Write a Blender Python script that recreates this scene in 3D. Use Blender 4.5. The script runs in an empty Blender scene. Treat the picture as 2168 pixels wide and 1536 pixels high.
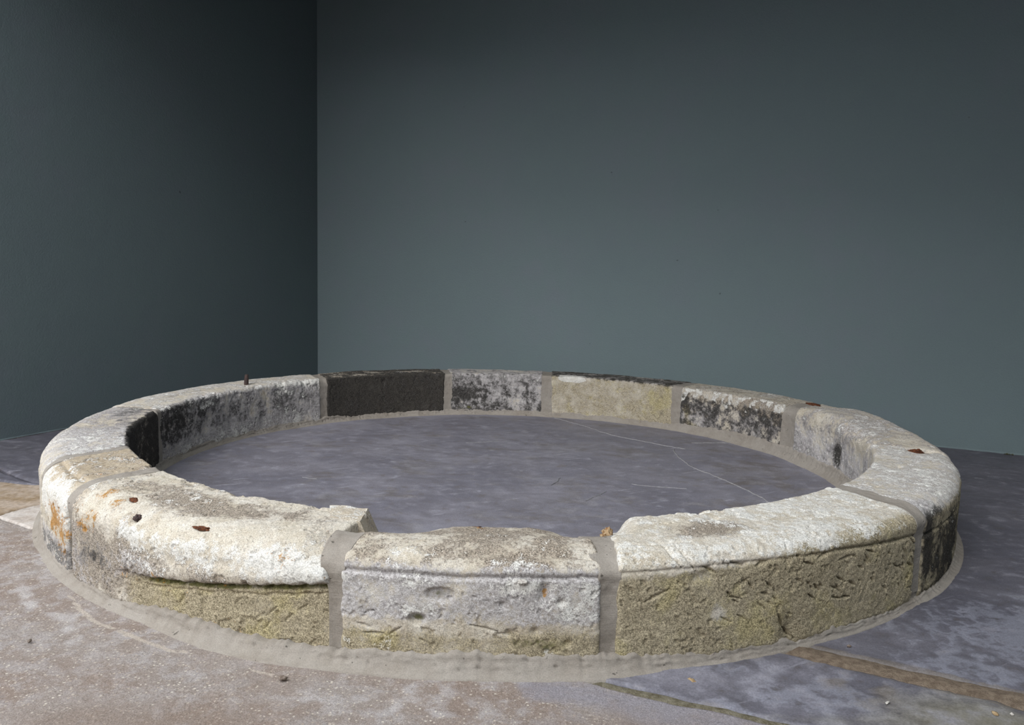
import bpy, math
import numpy as np

S = bpy.context.scene
COL = S.collection
PI = math.pi
rad = math.radians

# ------------------------------------------------------------------ camera
CAM_Z, PITCH, ROLL, FOCAL = 0.6976, 0.1098, 0.0246, 1691.0 / 2168.0 * 36.0
cam_d = bpy.data.cameras.new('camera')
cam = bpy.data.objects.new('camera', cam_d)
COL.objects.link(cam)
cam_d.sensor_fit = 'HORIZONTAL'
cam_d.sensor_width = 36.0
cam_d.lens = FOCAL
cam_d.clip_start = 0.05
from mathutils import Matrix, Vector
U0 = Vector((0, math.sin(PITCH), math.cos(PITCH)))
F0 = Vector((0, math.cos(PITCH), -math.sin(PITCH)))
R0 = Vector((1, 0, 0))
Rv = math.cos(ROLL) * R0 + math.sin(ROLL) * U0
Uv = -math.sin(ROLL) * R0 + math.cos(ROLL) * U0
m = Matrix.Identity(4)
for i in range(3):
    m[i][0], m[i][1], m[i][2] = Rv[i], Uv[i], -F0[i]
m[2][3] = CAM_Z
cam.matrix_world = m
S.camera = cam

# ------------------------------------------------------------------ light
S.view_settings.view_transform = 'Standard'
S.view_settings.look = 'None'
S.view_settings.gamma = 1.0
S.view_settings.use_curve_mapping = False
S.view_settings.exposure = 0.02
SKY_COL, SKY_STR = (0.92, 0.96, 1.0), 3.1
world = bpy.data.worlds.new('overcast_sky')
S.world = world
world.use_nodes = True
bg = world.node_tree.nodes['Background']
bg.inputs[0].default_value = (*SKY_COL, 1)
bg.inputs[1].default_value = SKY_STR

# hazy sun behind thin cloud, low and from the front left
SUN_AZ, SUN_EL, SUN_ANG, SUN_STR = 245.0, 34.0, 50.0, 3.3
sd = bpy.data.lights.new('hazy_sun', 'SUN')
sd.energy = SUN_STR
sd.angle = rad(SUN_ANG)
sd.color = (1.0, 0.985, 0.965)
so = bpy.data.objects.new('hazy_sun', sd)
COL.objects.link(so)
so.location = (-3, -5, 5)
so.rotation_euler = Vector((math.cos(rad(SUN_AZ)) * math.cos(rad(SUN_EL)), math.sin(rad(SUN_AZ)) * math.cos(rad(SUN_EL)),
                            math.sin(rad(SUN_EL)))).to_track_quat('Z', 'Y').to_euler()

# room frame: C is the far corner on the floor, dR runs along the right-hand wall, dL along the left-hand wall
C = np.array([-1.184, 4.837])
dR = np.array([math.cos(0.4395), -math.sin(0.4395)])
dL = np.array([-math.sin(0.434), -math.cos(0.434)])
def room(a, b, z=0.0):
    p = C + dR * a + dL * b
    return (p[0], p[1], z)
ROOM_A, ROOM_B, ROOM_H = 5.4, 7.0, 2.36
LEFT_B, RIGHT_H, FRONT_H, FRONT_A, FRONT_TALL = 3.0, 4.4, 1.5, 2.2, 4.6   # left wall cut short for side light; unseen added walls block the right
ROOF_B = 2.5            # the roof covers only the back of the corner; unseen, its edge set to shade the wall tops

# ------------------------------------------------------------------ numeric noise
def _h(ix, iy, iz, seed):
    with np.errstate(over='ignore'):
        n = (ix.astype(np.uint32) * np.uint32(374761393) + iy.astype(np.uint32) * np.uint32(668265263)
             + iz.astype(np.uint32) * np.uint32(2147483647 - 99991) + np.uint32(seed * 1013904223 & 0xffffffff))
        n = (n ^ (n >> np.uint32(13))) * np.uint32(1274126177)
        n = (n ^ (n >> np.uint32(16))) * np.uint32(2246822519)
        n = n ^ (n >> np.uint32(15))
    return n
GR = np.array([(1,1,0),(-1,1,0),(1,-1,0),(-1,-1,0),(1,0,1),(-1,0,1),(1,0,-1),(-1,0,-1),
               (0,1,1),(0,-1,1),(0,1,-1),(0,-1,-1),(1,1,0),(-1,1,0),(0,-1,1),(0,-1,-1)], np.float32)
def perlin(P, seed=0):
    P = P.astype(np.float32)
    F = np.floor(P)
    I = F.astype(np.int64) + 100000
    f = P - F
    u = f * f * f * (f * (f * 6 - 15) + 10)
    res = 0
    for a in (0, 1):
        for b in (0, 1):
            for c in (0, 1):
                g = GR[(_h(I[:, 0] + a, I[:, 1] + b, I[:, 2] + c, seed) & np.uint32(15)).astype(np.int32)]
                d = g[:, 0] * (f[:, 0] - a) + g[:, 1] * (f[:, 1] - b) + g[:, 2] * (f[:, 2] - c)
                w = (u[:, 0] if a else 1 - u[:, 0]) * (u[:, 1] if b else 1 - u[:, 1]) * (u[:, 2] if c else 1 - u[:, 2])
                res = res + w * d
    return res
def fbm(P, scale, octv=4, seed=0, gain=0.5):
    out, amp = 0, 1.0
    for o in range(octv):
        out = out + amp * perlin(P * scale * (2.03 ** o) + 13.7 * o, seed + o)
        amp *= gain
    return out
def sstep(a, b, x):
    t = np.clip((x - a) / (b - a), 0, 1)
    return t * t * (3 - 2 * t)

# ------------------------------------------------------------------ mesh helpers
def mesh_arrays(name, V, quads=None, tris=None, mat=None, smooth=True, attrs=None, sharp=None):
    V = np.asarray(V, np.float32)
    nq = 0 if quads is None else len(quads)
    nt = 0 if tris is None else len(tris)
    idx = []
    if nq: idx.append(np.asarray(quads).reshape(-1))
    if nt: idx.append(np.asarray(tris).reshape(-1))
    idx = np.concatenate(idx).astype(np.int32)
    tot = np.concatenate([np.full(nq, 4), np.full(nt, 3)]).astype(np.int32)
    start = np.concatenate([[0], np.cumsum(tot)[:-1]]).astype(np.int32)
    me = bpy.data.meshes.new(name)
    me.vertices.add(len(V)); me.vertices.foreach_set('co', V.reshape(-1))
    me.loops.add(len(idx)); me.loops.foreach_set('vertex_index', idx)
    me.polygons.add(nq + nt)
    me.polygons.foreach_set('loop_start', start)
    me.polygons.foreach_set('loop_total', tot)
    me.polygons.foreach_set('use_smooth', np.full(nq + nt, smooth, bool))
    me.update(calc_edges=True)
    me.validate()
    if attrs:
        for k, a in attrs.items():
            at = me.attributes.new(k, 'FLOAT_COLOR', 'POINT')
            at.data.foreach_set('color', np.ascontiguousarray(a, np.float32).reshape(-1))
    if mat: me.materials.append(mat)
    return me
def link(name, me, parent=None, loc=(0, 0, 0), **props):
    o = bpy.data.objects.new(name, me)
    COL.objects.link(o)
    o.location = loc
    if parent is not None: o.parent = parent
    for k, v in props.items(): o[k] = v
    return o
def grid_quads(ni, nj, closed=False):
    i = np.arange(ni - 1)[:, None]
    jj = np.arange(nj if closed else nj - 1)[None, :]
    j2 = (jj + 1) % nj
    a = i * nj + jj; b = i * nj + j2; c = (i + 1) * nj + j2; d = (i + 1) * nj + jj
    return np.stack([a, b, c, d], -1).reshape(-1, 4)

# ------------------------------------------------------------------ node helpers
class NG:
    def __init__(self, name):
        self.mat = bpy.data.materials.new(name)
        self.mat.use_nodes = True
        self.t = self.mat.node_tree
        self.bsdf = self.t.nodes['Principled BSDF']
        g = self.t.nodes.new('ShaderNodeNewGeometry')
        self.pos = g.outputs['Position']
        self.nrm = g.outputs['Normal']
    def set(self, sock, v):
        if isinstance(v, (int, float)): sock.default_value = v
        elif isinstance(v, tuple):
            sock.default_value = (*v, 1.0) if len(sock.default_value) == 4 and len(v) == 3 else v
        else: self.t.links.new(v, sock)
    def noise(self, scale, detail=4, rough=0.55, vec=None, dist=0.0, stretch=None):
        n = self.t.nodes.new('ShaderNodeTexNoise')
        vec = vec or self.pos
        if stretch: vec = self.vmul(vec, stretch)
        self.t.links.new(vec, n.inputs['Vector'])
        n.inputs['Scale'].default_value = scale
        n.inputs['Detail'].default_value = detail
        n.inputs['Roughness'].default_value = rough
        n.inputs['Distortion'].default_value = dist
        return n.outputs['Fac']
    def voronoi(self, scale, feature='F1', vec=None, out='Distance', rnd=1.0):
        n = self.t.nodes.new('ShaderNodeTexVoronoi')
        n.feature = feature
        self.t.links.new(vec or self.pos, n.inputs['Vector'])
        n.inputs['Scale'].default_value = scale
        n.inputs['Randomness'].default_value = rnd
        return n.outputs[out]
    def vmul(self, v, s):
        n = self.t.nodes.new('ShaderNodeVectorMath'); n.operation = 'MULTIPLY'
        self.t.links.new(v, n.inputs[0]); n.inputs[1].default_value = s
        return n.outputs[0]
    def vadd_noise(self, v, scale, amt):
        n = self.t.nodes.new('ShaderNodeTexNoise'); self.t.links.new(v, n.inputs['Vector'])
        n.inputs['Scale'].default_value = scale; n.inputs['Detail'].default_value = 3
        a = self.t.nodes.new('ShaderNodeVectorMath'); a.operation = 'MULTIPLY_ADD'
        self.t.links.new(n.outputs['Color'], a.inputs[0]); a.inputs[1].default_value = (amt,) * 3
        self.t.links.new(v, a.inputs[2])
        return a.outputs[0]
    def vrot(self, v, ang):
        n = self.t.nodes.new('ShaderNodeVectorRotate'); n.rotation_type = 'Z_AXIS'
        self.t.links.new(v, n.inputs['Vector']); n.inputs['Angle'].default_value = ang
        return n.outputs[0]
    def math(self, op, a, b=0.0, c=None, clamp=False):
        n = self.t.nodes.new('ShaderNodeMath'); n.operation = op; n.use_clamp = clamp
        self.set(n.inputs[0], a); self.set(n.inputs[1], b)
        if c is not None: self.set(n.inputs[2], c)
        return n.outputs[0]
    def ramp(self, x, lo, hi, a=0.0, b=1.0, smooth=True):
        n = self.t.nodes.new('ShaderNodeMapRange')
        n.interpolation_type = 'SMOOTHSTEP' if smooth else 'LINEAR'
        self.set(n.inputs['Value'], x)
        n.inputs['From Min'].default_value = lo; n.inputs['From Max'].default_value = hi
        n.inputs['To Min'].default_value = a; n.inputs['To Max'].default_value = b
        return n.outputs[0]
    def mix(self, fac, a, b, mode='MIX'):
        n = self.t.nodes.new('ShaderNodeMix'); n.data_type = 'RGBA'; n.blend_type = mode
        self.set(n.inputs[0], fac); self.set(n.inputs[6], a); self.set(n.inputs[7], b)
        return n.outputs[2]
    def attr(self, name):
        n = self.t.nodes.new('ShaderNodeAttribute'); n.attribute_name = name
        s = self.t.nodes.new('ShaderNodeSeparateColor')
        self.t.links.new(n.outputs['Color'], s.inputs[0])
        return s.outputs[0], s.outputs[1], s.outputs[2], n.outputs['Alpha']
    def layer(self, mask, nz, amp, soft):
        v = self.math('MULTIPLY_ADD', self.math('SUBTRACT', nz, 0.5), amp, mask)
        return self.ramp(v, 0.5 - soft, 0.5 + soft)
    def bump(self, h, dist, strength=1.0, prev=None):
        n = self.t.nodes.new('ShaderNodeBump')
        self.t.links.new(h, n.inputs['Height'])
        n.inputs['Distance'].default_value = dist
        n.inputs['Strength'].default_value = strength
        if prev is not None: self.t.links.new(prev, n.inputs['Normal'])
        return n.outputs[0]
    def done(self, col, rough, normal=None, spec=0.3):
        self.set(self.bsdf.inputs['Base Color'], col)
        self.set(self.bsdf.inputs['Roughness'], rough)
        self.bsdf.inputs['Specular IOR Level'].default_value = spec
        if normal is not None: self.t.links.new(normal, self.bsdf.inputs['Normal'])
        return self.mat

# ------------------------------------------------------------------ materials
def mat_stone():
    g = NG('weathered_limestone')
    fine = g.noise(420, 4, 0.7)
    grit = g.noise(170, 6, 0.75)
    med = g.noise(48, 8, 0.68)
    big = g.noise(11, 6, 0.6)
    pocks = g.noise(130, 4, 0.6)
    brown, grey, olive, moss = g.attr('dirt')
    soot_shade, white, orange, warm = g.attr('growth')
    k = g.math('MULTIPLY_ADD', g.math('SUBTRACT', med, 0.5), 2.2, 0.5, clamp=True)
    col = g.mix(k, (0.493, 0.420, 0.319), (0.717, 0.672, 0.582))
    col = g.mix(g.ramp(big, 0.40, 0.62), col, g.mix(k, (0.550, 0.484, 0.396), (0.770, 0.737, 0.671)))
    flk = g.noise(19, 9, 0.66)
    mixn = g.math('MULTIPLY_ADD', fine, 0.22, g.math('MULTIPLY_ADD', med, 0.36, g.math('MULTIPLY_ADD', flk, 0.36, g.math('MULTIPLY', grit, 0.34))))
    mixn = g.math('SUBTRACT', mixn, 0.14)
    # warm tan stain
    f = g.layer(warm, mixn, 1.7, 0.3)
    col = g.mix(g.math('MULTIPLY', f, 0.8), col, g.mix(grit, (0.34, 0.255, 0.16), (0.50, 0.41, 0.29)))
    # brown weathering crust with a strongly speckled edge
    f = g.layer(brown, mixn, 4.6, 0.16)
    bc = g.mix(g.ramp(fine, 0.38, 0.62), (0.105, 0.083, 0.066), (0.43, 0.365, 0.295))
    col = g.mix(g.math('MULTIPLY', f, 0.86), col, bc)
    # grey lilac film
    f = g.layer(grey, mixn, 3.2, 0.22)
    gc = g.mix(g.ramp(grit, 0.35, 0.65), (0.29, 0.27, 0.272), (0.72, 0.695, 0.70))
    col = g.mix(g.math('MULTIPLY', f, 0.88), col, gc)
    # olive algae
    f = g.layer(olive, mixn, 2.6, 0.28)
    gr2 = g.math('MULTIPLY_ADD', fine, 0.5, g.math('MULTIPLY', grit, 0.5))
    oc = g.mix(g.ramp(gr2, 0.36, 0.64), (0.17, 0.138, 0.08), (0.60, 0.52, 0.36))
    oc = g.mix(g.ramp(big, 0.50, 0.68, 0, 0.8), oc, g.mix(g.ramp(gr2, 0.40, 0.60), (0.24, 0.20, 0.075), (0.64, 0.55, 0.29)))
    col = g.mix(g.math('MULTIPLY', f, 0.9), col, oc)
    # sooty black crust, also used to paint shade on some faces
    f = g.layer(soot_shade, mixn, 3.8, 0.20)
    sc = g.mix(g.ramp(fine, 0.35, 0.75), (0.014, 0.013, 0.012), (0.085, 0.078, 0.07))
    col = g.mix(g.math('MULTIPLY', f, 0.95), col, sc)
    # white lichen
    f = g.layer(white, mixn, 4.0, 0.10)
    wc = g.mix(k, (0.651, 0.619, 0.557), (0.840, 0.830, 0.798))
    col = g.mix(g.math('MULTIPLY', f, 0.9), col, wc)
    # moss
    f = g.layer(moss, mixn, 3.0, 0.18)
    col = g.mix(g.math('MULTIPLY', f, 0.9), col, g.mix(grit, (0.04, 0.045, 0.012), (0.20, 0.19, 0.06)))
    # orange lichen
    f = g.layer(orange, mixn, 4.2, 0.10)
    col = g.mix(g.math('MULTIPLY', f, 0.9), col, g.mix(grit, (0.30, 0.11, 0.015), (0.55, 0.30, 0.06)))
    # grain: dark and pale specks everywhere
    col = g.mix(g.math('MULTIPLY', g.ramp(grit, 0.58, 0.66), 0.6), col, (0.10, 0.085, 0.07), 'MIX')
    col = g.mix(g.ramp(fine, 0.34, 0.60, 0.58, 1.0), (0, 0, 0), col)
    h = g.math('ADD', g.math('MULTIPLY', med, 0.38), g.math('MULTIPLY', grit, 0.75))
    h = g.math('SUBTRACT', h, g.ramp(pocks, 0.66, 0.80, 0, 0.6))
    n = g.bump(h, 0.0028, 0.9)
    n = g.bump(fine, 0.0012, 0.8, n)
    return g.done(col, 0.92, n, 0.2)

def mat_mortar():
    g = NG('lime_mortar')
    fine = g.noise(460, 4, 0.7); med = g.noise(40, 6, 0.6); big = g.noise(7, 4)
    tro = g.noise(60, 5, 0.6, stretch=(0.25, 0.25, 1.6))
    col = g.mix(g.ramp(big, 0.35, 0.65), (0.262, 0.230, 0.196), (0.310, 0.281, 0.248))
    col = g.mix(g.ramp(med, 0.35, 0.7, 0, 0.6), col, (0.335, 0.305, 0.268))
    col = g.mix(g.ramp(fine, 0.3, 0.7, 0.74, 1.0), (0, 0, 0), col)
    pit = g.noise(75, 3, 0.5)
    col = g.mix(g.ramp(pit, 0.71, 0.74, 0, 0.75), col, (0.10, 0.09, 0.075))
    n = g.bump(g.math('SUBTRACT', g.math('ADD', med, tro), g.ramp(pit, 0.70, 0.78)), 0.0022, 0.8)
    n = g.bump(fine, 0.0007, 0.7, n)
    return g.done(col, 0.9, n, 0.2)

def mat_wall():
    g = NG('painted_plaster')
    big = g.noise(1.6, 4, 0.5); med = g.noise(9, 5, 0.55)
    stip = g.noise(150, 4, 0.6); fine = g.noise(600, 2, 0.5)
    col = g.mix(g.ramp(big, 0.35, 0.65), (0.136, 0.176, 0.188), (0.146, 0.178, 0.196))
    col = g.mix(g.ramp(med, 0.3, 0.7), col, (0.139, 0.181, 0.190))
    col = g.mix(g.ramp(fine, 0.25, 0.75, 0.90, 1.0), (0, 0, 0), col)
    sp = g.noise(26, 2, 0.4)
    col = g.mix(g.ramp(sp, 0.80, 0.83, 0, 0.6), col, (0.03, 0.035, 0.035))
    n = g.bump(g.math('ADD', g.math('MULTIPLY', med, 1.2), stip), 0.0020, 0.7)
    return g.done(col, 0.75, n, 0.25)

def mat_concrete():
    # coarse brown screed with pale aggregate
    g = NG('brown_screed')
    fine = g.noise(430, 4, 0.7); grit = g.noise(150, 5, 0.7); med = g.noise(24, 6, 0.62); big = g.noise(4.5, 5, 0.6)
    blue, pale, dark, smear = g.attr('stain')
    col = g.mix(g.ramp(big, 0.36, 0.64), (0.238, 0.186, 0.157), (0.282, 0.244, 0.222))
    col = g.mix(g.ramp(med, 0.42, 0.64, 0, 0.7), col, (0.37, 0.345, 0.34))
    col = g.mix(g.ramp(grit, 0.54, 0.66, 0, 0.5), col, (0.50, 0.455, 0.40))
    col = g.mix(g.ramp(grit, 0.46, 0.36, 0, 0.55), col, (0.20, 0.155, 0.13))
    vor = g.voronoi(150); vc = g.voronoi(150, out='Color')
    sv = g.t.nodes.new('ShaderNodeSeparateColor'); g.t.links.new(vc, sv.inputs[0])
    chip = g.math('MULTIPLY', g.ramp(vor, 0.36, 0.26), g.ramp(sv.outputs[0], 0.66, 0.70))
    col = g.mix(g.math('MULTIPLY', chip, 0.8), col, g.mix(sv.outputs[1], (0.62, 0.57, 0.49), (0.40, 0.33, 0.27)))
    f = g.layer(blue, med, 1.5, 0.35)
    col = g.mix(g.math('MULTIPLY', f, 0.8), col, g.mix(grit, (0.16, 0.145, 0.175), (0.34, 0.33, 0.36)))
    f = g.layer(dark, med, 1.5, 0.35)
    col = g.mix(g.math('MULTIPLY', f, 0.75), col, g.mix(grit, (0.17, 0.12, 0.09), (0.26, 0.205, 0.17)))
    f = g.layer(pale, med, 1.8, 0.35)
    col = g.mix(g.math('MULTIPLY', f, 0.5), col, (0.50, 0.475, 0.47))
    f = g.layer(smear, grit, 0.6, 0.15)
    col = g.mix(g.math('MULTIPLY', f, 0.85), col, (0.43, 0.375, 0.32))
    col = g.mix(g.ramp(fine, 0.34, 0.62, 0.58, 1.0), (0, 0, 0), col)
    n = g.bump(g.math('ADD', grit, g.math('MULTIPLY', med, 1.5)), 0.002, 0.8)
    n = g.bump(fine, 0.0008, 0.7, n)
    return g.done(col, 0.88, n, 0.25)

def mat_slate(name, tint=(1, 1, 1), scuff=1.0):
    g = NG(name)
    fine = g.noise(300, 4, 0.65); med = g.noise(22, 7, 0.65); big = g.noise(3.2, 5, 0.6)
    wp = g.vadd_noise(g.pos, 3, 0.35)
    r1 = g.vrot(wp, 0.25); r2 = g.vrot(g.pos, -0.5)
    st1 = g.noise(9, 9, 0.72, vec=r1, stretch=(0.6, 1.7, 1)); st2 = g.noise(26, 6, 0.7, vec=r2, stretch=(0.22, 2.6, 1))
    blue, pale, dark, smear = g.attr('stain')
    T = lambda c: tuple(a * b for a, b in zip(c, tint))
    col = g.mix(g.ramp(big, 0.34, 0.66), T((0.150, 0.146, 0.168)), T((0.205, 0.198, 0.218)))
    col = g.mix(g.ramp(st1, 0.40, 0.66, 0, 0.6), col, T((0.128, 0.121, 0.132)))
    col = g.mix(g.ramp(med, 0.52, 0.68, 0, 0.55), col, T((0.255, 0.25, 0.275)))
    col = g.mix(g.ramp(med, 0.44, 0.30, 0, 0.5), col, T((0.13, 0.11, 0.095)))
    col = g.mix(g.ramp(st2, 0.60, 0.70, 0, 0.75 * scuff), col, T((0.36, 0.36, 0.39)))
    # crackled white scuffing
    v = g.vadd_noise(g.vmul(g.pos, (1.0, 1.0, 1.0)), 22, 0.05)
    ve = g.voronoi(26, 'DISTANCE_TO_EDGE', v)
    cr = g.ramp(ve, 0.20, 0.05)
    f = g.math('MULTIPLY', g.layer(pale, med, 2.2, 0.16), g.math('MAXIMUM', cr, g.ramp(st1, 0.46, 0.54)))
    col = g.mix(g.math('MULTIPLY', f, 0.6), col, T((0.34, 0.35, 0.39)))
    f = g.layer(dark, g.math('MULTIPLY_ADD', st1, .5, g.math('MULTIPLY', med, .5)), 2.6, 0.2)
    col = g.mix(g.math('MULTIPLY', f, 0.75), col, g.mix(med, (0.085, 0.07, 0.06), (0.17, 0.145, 0.12)))
    f = g.layer(smear, med, 1.4, 0.35)
    col = g.mix(g.math('MULTIPLY', f, 0.8), col, g.mix(med, (0.14, 0.125, 0.085), (0.27, 0.255, 0.20)))
    f = g.layer(blue, med, 1.4, 0.35)
    col = g.mix(g.math('MULTIPLY', f, 0.75), col, g.mix(med, (0.19, 0.185, 0.23), (0.34, 0.335, 0.39)))
    col = g.mix(g.ramp(fine, 0.34, 0.64, 0.72, 1.0), (0, 0, 0), col)
    n = g.bump(g.math('ADD', med, g.math('MULTIPLY', st1, 0.8)), 0.0016, 0.6)
    n = g.bump(fine, 0.0004, 0.6, n)
    return g.done(col, g.ramp(med, 0.3, 0.7, 0.50, 0.72), n, 0.35)

def mat_simple(name, a, b, scale=60, rough=0.9, bd=0.002, spec=0.25):
    g = NG(name)
    n1 = g.noise(scale, 6, 0.65); n2 = g.noise(scale * 6, 3, 0.6)
    col = g.mix(g.ramp(n1, 0.35, 0.65), a, b)
    col = g.mix(g.ramp(n2, 0.3, 0.7, 0.75, 1.0), (0, 0, 0), col)
    return g.done(col, rough, g.bump(g.math('ADD', n1, n2), bd, 0.8), spec)

M_STONE = mat_stone()
M_MORTAR = mat_mortar()
M_WALL = mat_wall()
M_SCREED = mat_concrete()
M_SLATE = mat_slate('grey_slate', (0.68, 0.68, 0.73))  # outside slate, tinted darker partly to stand in for the ring's shade
M_SLATE_IN = mat_slate('grey_slate_hearth', (1.16, 1.15, 1.20), 1.0)
M_TAN = mat_simple('tan_flagstone', (0.26, 0.19, 0.12), (0.40, 0.33, 0.27), 14)
M_PALEFLAG = mat_simple('pale_flagstone', (0.40, 0.35, 0.31), (0.52, 0.48, 0.45), 20)
M_GROUT = mat_simple('brown_grout', (0.135, 0.10, 0.072), (0.225, 0.175, 0.13), 70, 0.95, 0.004)
M_GREENGROUT = mat_simple('mossy_grout', (0.11, 0.095, 0.06), (0.21, 0.19, 0.14), 60, 0.95, 0.004)
M_DARK = mat_simple('dark_grit', (0.03, 0.03, 0.035), (0.075, 0.07, 0.07), 90, 0.95, 0.004)
M_FILLER = mat_simple('white_filler', (0.23, 0.225, 0.235), (0.33, 0.32, 0.325), 80)
M_SCRAPE = mat_simple('pale_scrape', (0.19, 0.188, 0.20), (0.27, 0.265, 0.28), 60)
M_RUST = mat_simple('rusted_iron', (0.045, 0.018, 0.010), (0.22, 0.075, 0.03), 240, 0.85, 0.002)
M_IRON = mat_simple('dark_iron', (0.02, 0.016, 0.016), (0.075, 0.035, 0.028), 260, 0.7, 0.001, 0.5)
M_OCHRE = mat_simple('ochre_lump', (0.30, 0.13, 0.04), (0.62, 0.48, 0.30), 120, 0.9, 0.004)
M_LEAF = mat_simple('dry_leaf', (0.36, 0.24, 0.12), (0.52, 0.38, 0.22), 120, 0.8)
M_CHIP = mat_simple('pale_chip', (0.50, 0.46, 0.42), (0.68, 0.65, 0.60), 150, 0.9)
M_PEB = mat_simple('brown_pebble', (0.13, 0.09, 0.07), (0.30, 0.25, 0.21), 150, 0.9)
M_MOSS = mat_simple('dry_moss', (0.05, 0.05, 0.015), (0.16, 0.13, 0.05), 200, 0.95)
M_CEIL = mat_simple('dark_boards', (0.05, 0.048, 0.045), (0.075, 0.07, 0.066), 6, 0.9)
M_GROUND = mat_simple('dark_ground', (0.06, 0.058, 0.055), (0.09, 0.086, 0.08), 8, 0.95)

# ------------------------------------------------------------------ room shell
def wall_slab(name, p0, p1, nrm, z0, z1, thick, mat, kick=False, **props):
    """upright slab from p0 to p1, its face towards nrm, with a slight plaster kick at the foot"""
    p0 = np.array(p0[:2]); p1 = np.array(p1[:2]); n = np.array(nrm)
    prof = [(0.0, z1), (0.0, z0 + 0.06), (0.0, z0 + 0.026), (0.004, z0 + 0.018), (0.010, z0 + 0.010), (0.014, z0)] if kick else \
           [(0.0, z1), (0.0, z0)]
    prof += [(-thick, z0), (-thick, z1)]
    L = np.linalg.norm(p1 - p0); ni = max(2, int(L / 0.05)) if kick else 2
    V = []
    for i in range(ni):
        p = p0 + (p1 - p0) * i / (ni - 1)
        wob = 0.5 + 0.5 * math.sin(i * 1.7) * math.sin(i * 0.53 + 1)
        for k, (d, z) in enumerate(prof):
            dd = d * (0.6 + 0.8 * wob) if 0 < d else d
            q = p + n * dd
            V.append((q[0], q[1], z))
    nj = len(prof)
    Q = grid_quads(ni, nj, True)
    T = []
    for j in range(1, nj - 1):
        T.append((0, j + 1, j)); b = (ni - 1) * nj; T.append((b, b + j, b + j + 1))
    me = mesh_arrays(name, V, Q, T, mat, smooth=False)
    import bmesh
    bm = bmesh.new(); bm.from_mesh(me); bmesh.ops.recalc_face_normals(bm, faces=bm.faces); bm.to_mesh(me); bm.free()
    return link(name, me, kind='structure', **props)
nR = dL.copy()            # the right-hand (back) wall looks along dL
nL = np.array([-dL[1], dL[0]])
if nL.dot(dR) < 0: nL = -nL
nR = np.array([dR[1], -dR[0]])
if nR.dot(dL) < 0: nR = -nR
wall_slab('wall_back', room(-0.25, 0), room(ROOM_A + 0.3, 0), nR, -0.02, ROOM_H, 0.25, M_WALL, True,
          label='grey green painted plaster wall behind the stone ring')
wall_slab('wall_left', room(0, 0), room(0, LEFT_B), nL, -0.02, ROOM_H, 0.25, M_WALL, True,
          label='shaded grey green plaster wall on the left')
wall_slab('unseen_wall_right', room(ROOM_A, 0), room(ROOM_A, ROOM_B), -nL, -0.02, RIGHT_H, 0.25, M_WALL)  # out of view, raised to block light from the right
wall_slab('added_wall_front', room(-8, ROOM_B), room(FRONT_A, ROOM_B), -nR, -0.10, FRONT_H, 0.3, M_CEIL)  # unseen low wall, added to block sky near the horizon
wall_slab('added_wall_front', room(FRONT_A, ROOM_B), room(ROOM_A + 0.3, ROOM_B), -nR, -0.10, FRONT_TALL, 0.3, M_CEIL)  # taller unseen part, added to cut light from the front right
def flat_box(name, pts, z0, z1, mat, **props):
    n = len(pts)
    V = [(p[0], p[1], z1) for p in pts] + [(p[0], p[1], z0) for p in pts]
    T = [(0, i, i + 1) for i in range(1, n - 1)] + [(n, n + i + 1, n + i) for i in range(1, n - 1)]
    Q = [(i, n + i, n + (i + 1) % n, (i + 1) % n) for i in range(n)]
    me = mesh_arrays(name, V, Q, T, mat, smooth=False)
    import bmesh
    bm = bmesh.new(); bm.from_mesh(me); bmesh.ops.recalc_face_normals(bm, faces=bm.faces); bm.to_mesh(me); bm.free()
    return link(name, me, **props)
flat_box('ceiling', [room(-0.25, -0.25), room(ROOM_A + 0.3, -0.25), room(ROOM_A + 0.3, ROOF_B), room(-0.25, ROOF_B)],
         ROOM_H, ROOM_H + 0.15, M_CEIL, kind='structure', label='dark ceiling out of view, cut short to shade the walls')
floor = flat_box('floor', [room(-0.25, -0.25), room(ROOM_A + 0.3, -0.25), room(ROOM_A + 0.3, ROOM_B + 0.3), room(-0.25, ROOM_B + 0.3)],
                 -0.20, -0.032, M_GROUT, kind='structure', label='worn flagged floor under the stone ring')
flat_box('added_ground', [room(-60, ROOM_B + 0.3), room(60, ROOM_B + 0.3), room(60, 70), room(-60, 70)], -0.30, -0.06, M_GROUND,
         kind='structure', label='unseen dark ground added to keep low light off the walls')  # added ground, kept dark so no light rises from below

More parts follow.
